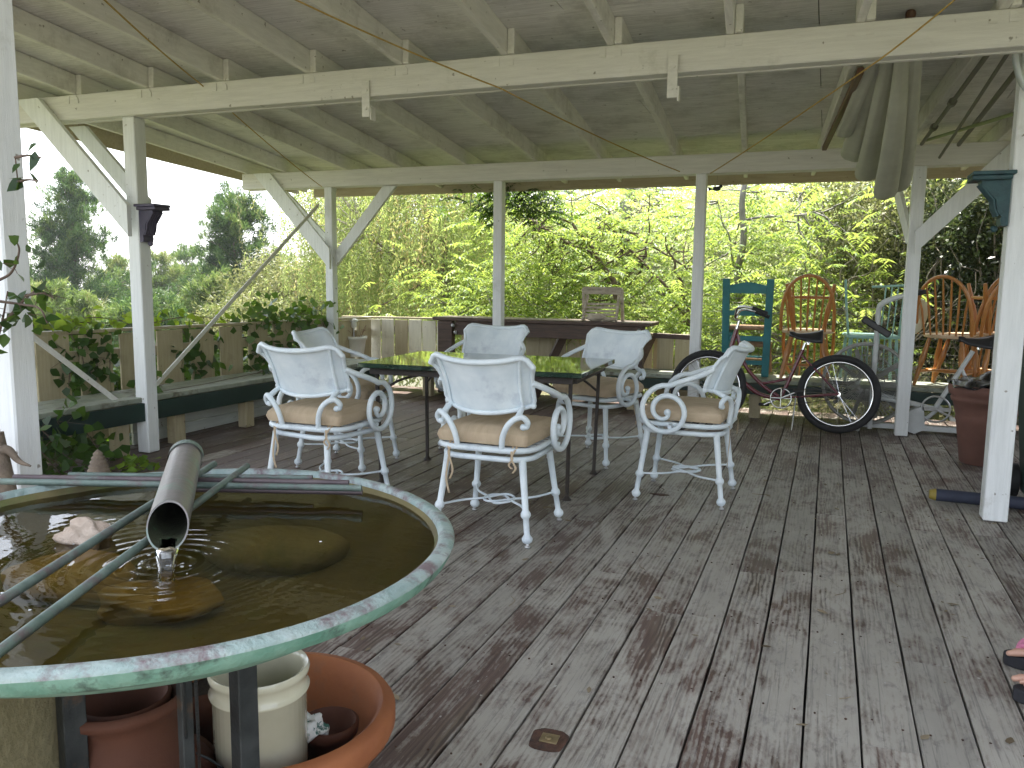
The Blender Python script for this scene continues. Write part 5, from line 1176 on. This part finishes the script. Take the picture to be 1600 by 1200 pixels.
m.build('trunk', M['bark_grey'], root); m = MB()
for k in range(13): h = 3 + p.z - .15 - k * .2; az = random.choice((0, pi)) + random.uniform(-.5, .5); ln = random.uniform(.2, .6); m.tube([(.04, 0, h), (cos(az) * ln, sin(az) * ln, h + random.uniform(-.08, .12))], [.012, .004], 4)
m.build('branches', M['bark_grey'], root)

def bush(name, c, r, nclump, per, L, W, mt, label, cat='shrub', droop=.2, stems=8, bark='bark_grey', group=None, seed=0, cr=.28, vbase=.45, base_z=None):
    random.seed(seed); c = Vector(c); bz = c.z - r[2] if base_z is None else base_z; root = tag(empty(name, (c.x, c.y, bz)), label, cat, group); lf = Leaves(); m = MB(); org = np.array([c.x, c.y, bz])
    for k in range(nclump):
        q = unit(rnd(1))[0] * (RNG.random() ** .4); p_ = np.array(c) - org + q * np.array(r); s = cr * RNG.uniform(.6, 1.4)
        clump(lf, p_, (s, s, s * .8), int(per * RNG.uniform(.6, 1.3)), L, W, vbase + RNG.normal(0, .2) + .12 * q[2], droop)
        if k < stems: limb(m, (random.uniform(-.1, .1), random.uniform(-.1, .1), 0), tuple(p_), .022, .005, .25, 5, 5)
    m.build('stems', M[bark], root); lf.build('crown', M[mt], root); return root
# pale olive shrub tree beyond the corner
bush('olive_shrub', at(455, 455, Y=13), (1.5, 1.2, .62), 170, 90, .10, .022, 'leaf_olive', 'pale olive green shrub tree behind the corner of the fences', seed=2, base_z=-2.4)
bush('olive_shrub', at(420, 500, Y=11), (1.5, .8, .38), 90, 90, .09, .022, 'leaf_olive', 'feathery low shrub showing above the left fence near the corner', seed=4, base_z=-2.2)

# weeping pepper tree
def pepper(loc, label, seed, x0, x1, ztop, zbot, n_str, trunk, mt='leaf_pepper', vb=.45):
    random.seed(seed); root = tag(empty('pepper_tree', loc), label, 'tree'); m = MB(); Pts = []
    for (a_, b, r0, r1) in trunk: Pts += limb(m, Vector(a_) - Vector(loc), Vector(b) - Vector(loc), r0, r1, .10, 7)
    m.build('trunk', M['bark_brown'], root); br = MB(); lf = Leaves()
    for k in range(n_str):
        x = random.uniform(x0, x1) - loc[0]; y = random.gauss(0, .75); z = ztop - loc[2] + random.uniform(-1.9, .5); ln = random.uniform(.6, 1.7)
        ln = min(ln, z - (zbot - loc[2])) if z - (zbot - loc[2]) > .3 else .3
        if k % 9 == 0:
            q = min(Pts, key=lambda t: (t - Vector((x, y, z))).length + random.random()); limb(br, q, (x, y, z), .012, .004, .2, 5, 5)
        n = int(ln / .022); t = np.arange(n) / n; P = np.stack([x + .06 * np.sin(t * 3 + k) + .03 * RNG.normal(size=n), y + .03 * RNG.normal(size=n), z - ln * t], 1)
        D = rnd(n) * .55; D[:, 2] -= .75; v = vb + random.gauss(0, .2); v = .97 if random.random() < .10 else v
        lf.add(P, D, rnd(n), RNG.uniform(.055, .095, n), .017, v + RNG.normal(0, .08, n))
    br.build('branches', M['twig'], root); lf.build('crown', M[mt], root); return root
a_ = at(700, 520, Y=12); b = at(690, 300, Y=12); c_ = at(715, 240, Y=12); x0, x1 = at(500, 400, Y=12).x, at(795, 400, Y=12).x
e1 = at(560, 350, Y=11.8); e2 = at(620, 400, Y=11.5); e3 = at(590, 460, Y=11.4)
pepper((a_.x, 12, -1.8), 'weeping pepper tree with drooping foliage and a forked trunk between the first two back posts', 6, x0, x1, 3.2, -.3, 1250,
       [((a_.x, 12, -1.8), (b.x, 12, b.z), .12, .055), ((a_.x, 12.0, .6), at(658, 290, Y=12), .07, .03), ((b.x, 12, b.z), (c_.x, 12, c_.z), .055, .04), (at(702, 420, Y=12), at(618, 402, Y=11.6), .035, .02), (at(618, 402, Y=11.6), at(560, 360, Y=11.4), .022, .012), (at(700, 470, Y=12), at(655, 445, Y=11.4), .03, .016), (at(655, 445, Y=11.4), at(575, 490, Y=11.2), .018, .008)])
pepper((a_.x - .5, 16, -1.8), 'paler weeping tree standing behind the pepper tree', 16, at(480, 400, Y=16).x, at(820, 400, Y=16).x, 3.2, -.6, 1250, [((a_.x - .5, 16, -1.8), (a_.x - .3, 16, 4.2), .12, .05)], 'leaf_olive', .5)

# bright pinnate-leaved trees (several crowns), fronds in layered sprays
def frond_tree(loc, label, seed, sprays, limbs, bark='bark_grey', mt='leaf_bright', per=26, L=.085, W=.026, flen=(.22, .42), spread=.42, vb=.55, name='sumac_tree', group=None):
    random.seed(seed); loc = Vector(loc); root = tag(empty(name, loc), label, 'tree', group); m = MB(); Pts = []
    for (a_, b, r0, r1) in limbs: Pts += limb(m, Vector(a_) - loc, Vector(b) - loc, r0, r1, .10, 6)
    m.build('trunk', M[bark], root); br = MB(); lf = Leaves()
    for c in sprays:
        c = Vector(c) - loc; q = min(Pts, key=lambda t: (t - c).length * random.uniform(.8, 1.3)) if Pts else c
        limb(br, q, c, .012, .004, .25, 4, 4); vv = vb + random.gauss(0, .16); tone = random.random()
        for k in range(int(per * random.uniform(.6, 1.3))):
            p_ = np.array(c) + RNG.normal(0, spread, 3) * np.array([1, 1, .55]); az = random.uniform(0, 6.28); d = np.array([cos(az), sin(az), random.uniform(-.3, .45)])
            frond(lf, p_, d, random.uniform(*flen), random.randint(6, 9), L, W, vv + random.gauss(0, .10), random.uniform(.15, .5))
    br.build('branches', M[bark], root); lf.build('crown', M[mt], root); return root
def spr(n, x0, x1, y0, y1, Y0, Y1, f=None):
    out = []
    while len(out) < n:
        px, py = random.uniform(x0, x1), random.uniform(y0, y1)
        if f is None or f(px, py): out.append(at(px, py, Y=random.uniform(Y0, Y1)))
    return out
random.seed(31)
G2 = 'bright green sumac trees behind the deck'
t1 = at(1165, 520, Y=10.2)
frond_tree((t1.x, 10.2, -.6), 'bright green tree with a slim grey trunk behind the teal chair', 31, spr(52, 1080, 1330, 285, 520, 9.6, 11.6), [((t1.x, 10.2, -.6), at(1152, 420, Y=10.2), .055, .042), (at(1152, 420, Y=10.2), at(1170, 240, Y=10.2), .042, .030), (at(1160, 345, Y=10.2), at(1290, 330, Y=10.0), .016, .006), (at(1168, 300, Y=10.2), at(1260, 300, Y=9.8), .014, .006), (at(1152, 430, Y=10.2), at(1120, 310, Y=10.0), .014, .006), (at(1165, 300, Y=10.2), at(1215, 270, Y=10.2), .012, .006)], per=15, group=G2)
t2 = at(1095, 620, Y=10.8)
frond_tree((t2.x, 10.8, -.8), 'bright green tree with long thin leaning branches between the middle and right back posts', 32, spr(66, 860, 1110, 290, 540, 10.2, 12.2, lambda x, y: not (960 < x < 1040 and y < 320)), [((t2.x, 10.8, -.8), at(1075, 480, Y=10.8), .035, .025), (at(1075, 480, Y=10.8), at(1040, 370, Y=10.8), .022, .010), (at(1080, 500, Y=10.8), at(960, 360, Y=10.6), .024, .012), (at(1075, 420, Y=10.9), at(950, 340, Y=10.9), .014, .007), (at(1010, 400, Y=10.8), at(1015, 300, Y=10.6), .014, .006)], per=15, bark='bark_brown', group=G2)
t3 = at(985, 560, Y=10.3)
frond_tree((t3.x, 10.3, -1.0), 'bright green tree with a dark bough arching up to the left beside the folding chair', 33, spr(60, 790, 960, 295, 520, 9.8, 12.0), [((t3.x, 10.3, -1.0), at(960, 440, Y=10.3), .045, .035), (at(960, 440, Y=10.3), at(895, 350, Y=10.2), .034, .020), (at(895, 350, Y=10.2), at(835, 325, Y=10.0), .018, .008), (at(930, 400, Y=10.3), at(830, 345, Y=10.6), .018, .009), (at(895, 350, Y=10.2), at(893, 300, Y=10.2), .010, .005), (at(935, 400, Y=10.2), at(945, 345, Y=10.2), .008, .004)], per=15, bark='bark_brown', group=G2)
frond_tree((at(740, 560, Y=10.6).x, 10.6, -1.2), 'low bright green sapling spreading over the dark counter', 34, spr(34, 690, 800, 375, 500, 10.2, 11.4, lambda x, y: y > 480 - (x - 690) * 1.0 ) + spr(16, 650, 1000, 462, 510, 9.4, 10.2), [(Vector((at(740, 560, Y=10.6).x, 10.6, -1.2)), at(745, 440, Y=10.6), .03, .012), (at(745, 500, Y=10.6), at(780, 400, Y=10.6), .018, .008)], per=14, group=G2)
t5 = at(1250, 640, Y=9.6)
frond_tree((t5.x, 9.6, -.6), 'low bright green growth between the teal chair and the exercise bike', 35, spr(36, 1070, 1400, 430, 585, 9.3, 10.3), [((t5.x, 9.6, -.6), at(1240, 480, Y=9.6), .02, .01), (at(1245, 540, Y=9.6), at(1330, 470, Y=9.6), .014, .007)], per=13, group=G2)
t6 = at(975, 500, Y=15)
frond_tree((t6.x, 15, -1), 'taller bright tree with a thick grey trunk farther back', 36, spr(110, 770, 1420, 270, 470, 14, 17.5, lambda x, y: not (950 < x < 1060 and y < 325)), [((t6.x, 15, -1), at(978, 290, Y=15), .17, .12), (at(978, 290, Y=15), at(985, 200, Y=15), .12, .08)], per=22, L=.12, W=.04, flen=(.3, .6), spread=.62, vb=.7, mt='leaf_pale_haze', group=G2)
# distant bright bank closing the view at the back
bush('leafy_bank', at(1120, 470, Y=19), (8.0, 1.4, 2.6), 620, 120, .17, .075, 'leaf_pale_haze', 'sunlit bank of mixed shrubs far behind the deck', 'shrub', seed=44, cr=.6, vbase=.55, base_z=-1.5, stems=30)
bush('leafy_bank', at(560, 500, Y=20), (6.0, 1.4, 1.7), 260, 110, .17, .06, 'leaf_pale_haze', 'sunlit olive bank far behind the pepper tree', 'shrub', seed=45, cr=.6, vbase=.6, base_z=-2.5, stems=14)
# dark glossy shrubs at the right
def dense(c, r, n, label, seed, mt='leaf_dark', vb=.45, per=80): return bush('evergreen_shrub', c, r, n, per, .065, .03, mt, label, seed=seed, cr=.22, vbase=vb, base_z=-.4, stems=26, bark='twig')
dense(at(1390, 400, Y=10.6), (1.0, .7, 1.35), 230, 'grey green shrub full of pale twigs behind the exercise bike', 51, 'leaf_olive', .5, 60)
dense(at(1545, 400, Y=10.4), (.95, .8, 1.45), 300, 'dark glossy evergreen shrub behind the honey oak chairs', 52)
dense(at(1640, 400, Y=9.8), (1.1, .9, 1.6), 330, 'dark evergreen shrub at the right beyond the thick post', 53)
dense(at(1440, 320, Y=12.5), (2.2, .8, 1.5), 300, 'tall mixed shrub seen under the eave at the right', 54, 'leaf_olive', .45)
# loose twiggy stems in the right shrubs
random.seed(61); m = MB()
for k in range(34):
    a_ = at(random.uniform(1300, 1560), random.uniform(440, 560), Y=random.uniform(9.4, 10.2)); b = a_ + Vector((random.uniform(-.7, .7), random.uniform(-.3, .3), random.uniform(.5, 1.3))); limb(m, a_, b, .009, .003, .35, 6, 4)
tag(m.build('bare_twigs', M['twig']), 'tangle of bare grey twigs in front of the right shrubs', 'twigs')

# ivy and vines
def vine(name, paths, label, mt, seed, dens=55, L=.06, spread=.07, vb=.5, cat='vine', hang=.4, stem='bark_brown'):
    random.seed(seed); o0 = Vector(paths[0][0]); root = tag(empty(name, o0), label, cat); m = MB(); lf = Leaves()
    for pth in paths:
        P = [q - o0 for q in curve([Vector(p) for p in pth], 8)]; m.tube(P, [.005 - .003 * i / len(P) for i in range(len(P))], 5)
        Lt = sum((P[i + 1] - P[i]).length for i in range(len(P) - 1)); n = max(4, int(Lt * dens)); idx = RNG.integers(0, len(P), n); B = np.array([tuple(P[i]) for i in idx])
        Q = B + rnd(n) * spread * np.array([1, 1, .8]); D = rnd(n) * .7; D[:, 2] -= hang; U = rnd(n) * .8 + np.array([.5, -.7, .5])
        lf.add(Q, D, U, L * RNG.uniform(.6, 1.3, n), L * RNG.uniform(.7, 1.05, n), vb + RNG.normal(0, .22, n))
        for i in range(0, n, 2): m.tube([tuple(B[i]), tuple(Q[i])], .0012, 3, cap=False, smooth=False)
    for pth in paths[1:]:
        a_, b = Vector((0, 0, 0)), Vector(pth[0]) - o0
        if b.length > .01: m.tube([a_, a_.lerp(b, .5) + Vector((0, 0, -.01)), b], .0025, 4)
    m.build('stem', M[stem], root); lf.build('leaves', M[mt], root, heart=True); return root
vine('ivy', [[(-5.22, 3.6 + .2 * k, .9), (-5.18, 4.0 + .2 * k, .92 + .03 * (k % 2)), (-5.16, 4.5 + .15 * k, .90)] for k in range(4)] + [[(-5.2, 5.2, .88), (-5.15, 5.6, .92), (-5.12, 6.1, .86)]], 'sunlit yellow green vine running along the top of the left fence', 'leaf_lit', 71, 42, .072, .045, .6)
vine('ivy', [[(-5.19, y, .84), (-5.15, y + .06, .65), (-5.12, y + .02, .46)] for y in (4.3, 4.42, 4.54, 4.66, 5.4, 5.52, 5.64, 5.76, 6.2, 6.34)], 'dark ivy growing through the gaps of the left slatted fence', 'leaf_ivy', 72, 85, .085, .07, .35)
vine('ivy', [[(-4.62, 3.55, .40), (-4.50, 3.6, .30), (-4.42, 3.7, .12), (-4.3, 3.85, .02)], [(-4.65, 3.35, .42), (-4.4, 3.45, .25), (-4.35, 3.6, .02)], [(-4.75, 3.2, .45), (-4.5, 3.2, .3), (-4.4, 3.3, .03)], [(-4.6, 3.9, .38), (-4.52, 3.95, .2), (-4.4, 4.0, .03)], [(-4.8, 3.7, .1), (-4.6, 3.8, .25), (-4.5, 3.7, .35)]], 'ivy tumbling over the left bench down to the deck behind the basin', 'leaf_ivy', 73, 85, .085, .09, .45)
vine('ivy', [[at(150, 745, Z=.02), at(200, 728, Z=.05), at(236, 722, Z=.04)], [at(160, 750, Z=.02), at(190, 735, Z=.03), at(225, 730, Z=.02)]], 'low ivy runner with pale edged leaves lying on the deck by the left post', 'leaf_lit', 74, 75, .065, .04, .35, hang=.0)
vine('ivy', [[(-5.14, 6.2 + .24 * k, .70), (-5.10, 6.35 + .24 * k, .88), (-5.06, 6.5 + .22 * k, .96 - .08 * (k % 2))] for k in range(5)] + [[(-5.06, 7.2, .4), (-5.02, 7.3, .62), (-5.0, 7.45, .86)], [(-5.06, 6.9, .4), (-5.0, 7.0, .6), (-5.0, 7.1, .82)], [(-5.02, 6.5, .42), (-4.98, 6.6, .5), (-4.98, 6.9, .55)]], 'leafy ivy mound over the corner where the two fences meet', 'leaf_ivy', 75, 130, .080, .105, .62)
vine('ivy', [[(-4.7, 5.9, .42), (-4.75, 6.1, .43), (-4.8, 6.4, .44)], [(-4.62, 4.5, .41), (-4.7, 4.7, .42), (-4.8, 4.9, .43)]], 'sparse ivy runner lying on the left bench seat', 'leaf_ivy', 76, 45, .08, .05, .45, hang=0)
V_ = lambda *q: [at(x, y, Y=d) for x, y, d in q]
vine('climbing_vine', [V_((-8, 520, 1.84), (20, 488, 1.83), (45, 462, 1.82), (72, 440, 1.80)), V_((-8, 470, 1.84), (35, 476, 1.82), (62, 482, 1.80), (74, 505, 1.80)), V_((-6, 440, 1.84), (18, 425, 1.83), (30, 392, 1.83), (22, 372, 1.83)), V_((40, 462, 1.82), (66, 458, 1.80), (84, 466, 1.79)), V_((-8, 545, 1.84), (4, 500, 1.84), (12, 455, 1.84))], 'dark heart leaved vine curling round the nearest left post', 'leaf_ivy', 77, 46, .042, .022, .30)
vine('climbing_vine', [V_((24, 246, 1.84), (44, 243, 1.82), (64, 246, 1.80)), V_((28, 284, 1.84), (44, 281, 1.82), (60, 283, 1.80))], 'upper sprig of dark leaves crossing the nearest left post', 'leaf_ivy', 78, 26, .050, .010, .15)
# dark hanging spray under the eave
random.seed(81); hc = [at(random.uniform(722, 870), random.uniform(285, 335), Y=random.uniform(8.85, 9.3)) for _ in range(30)]
frond_tree(at(800, 255, Y=9.1), 'dark green wisteria spray hanging from the far eave left of the second back post', 81, hc, [(at(880, 262, Y=9.1), at(730, 275, Y=9.1), .012, .008)], mt='leaf_ivy', per=9, L=.075, W=.024, flen=(.14, .26), spread=.11, vb=.35, name='wisteria')
C_w = [o for o in C.objects if o.name.startswith('wisteria')][0]; C_w['category'] = 'vine'
# ground cover behind and below the deck
def litter(n, f, label):
    lf = Leaves(); XY = np.array([f() for _ in range(n)]); Zs = np.array([terrain_z(x, y) for x, y in XY]) + RNG.uniform(.02, .35, n); P = np.column_stack([XY, Zs]); D = rnd(n); D[:, 2] = abs(D[:, 2]) * .9
    lf.add(P, D, rnd(n) + np.array([0, 0, .6]), RNG.uniform(.06, .16, n), RNG.uniform(.02, .06, n), RNG.random(n)); o = lf.build('ground_cover', M['leaf_olive']); tag(o, kind='stuff')
random.seed(91)
litter(60000, lambda: (random.uniform(-22, 9), random.uniform(8.9, 24)), '')
litter(22000, lambda: (random.uniform(-16, -5.5), random.uniform(-1, 9)), '')
# dense growth pressed against the outside of the left fence
bush('ivy_bank', (-5.95, 5.4, -.05), (.38, 2.3, .78), 120, 90, .085, .07, 'leaf_ivy', 'dark ivy bank pressed against the outside of the left fence', 'ivy', seed=93, cr=.22, vbase=.3, base_z=-2.2, stems=20)

# haze over the valley
m = MB(); m.box((0, 230, 20), (900, 1000, 104)); hz_ = m.build('haze', None)
hm, t, o_ = new_mat('haze'); pv_ = N(t, 'ShaderNodeVolumePrincipled'); pv_.inputs['Density'].default_value = HAZE; pv_.inputs['Color'].default_value = (.93, .95, 1, 1); pv_.inputs['Anisotropy'].default_value = .3
t.links.new(pv_.outputs[0], o_.inputs['Volume']); hz_.data.materials.append(hm); tag(hz_, kind='stuff')

for k, (x, y) in enumerate(((5.2, 6.6), (6.2, 3.6), (5.6, .8))):
    bush('evergreen_shrub', (x, y, 1.2 + .1 * k), (1.3, 1.3, 1.5), 200, 70, .09, .045, 'leaf_dark', ('evergreen shrub past the right end of the deck, beyond the garbage bin', 'evergreen shrub halfway along the right side of the deck', 'evergreen shrub at the near right side of the deck')[k], seed=100 + k, cr=.3, vbase=.45, base_z=.1, stems=16)
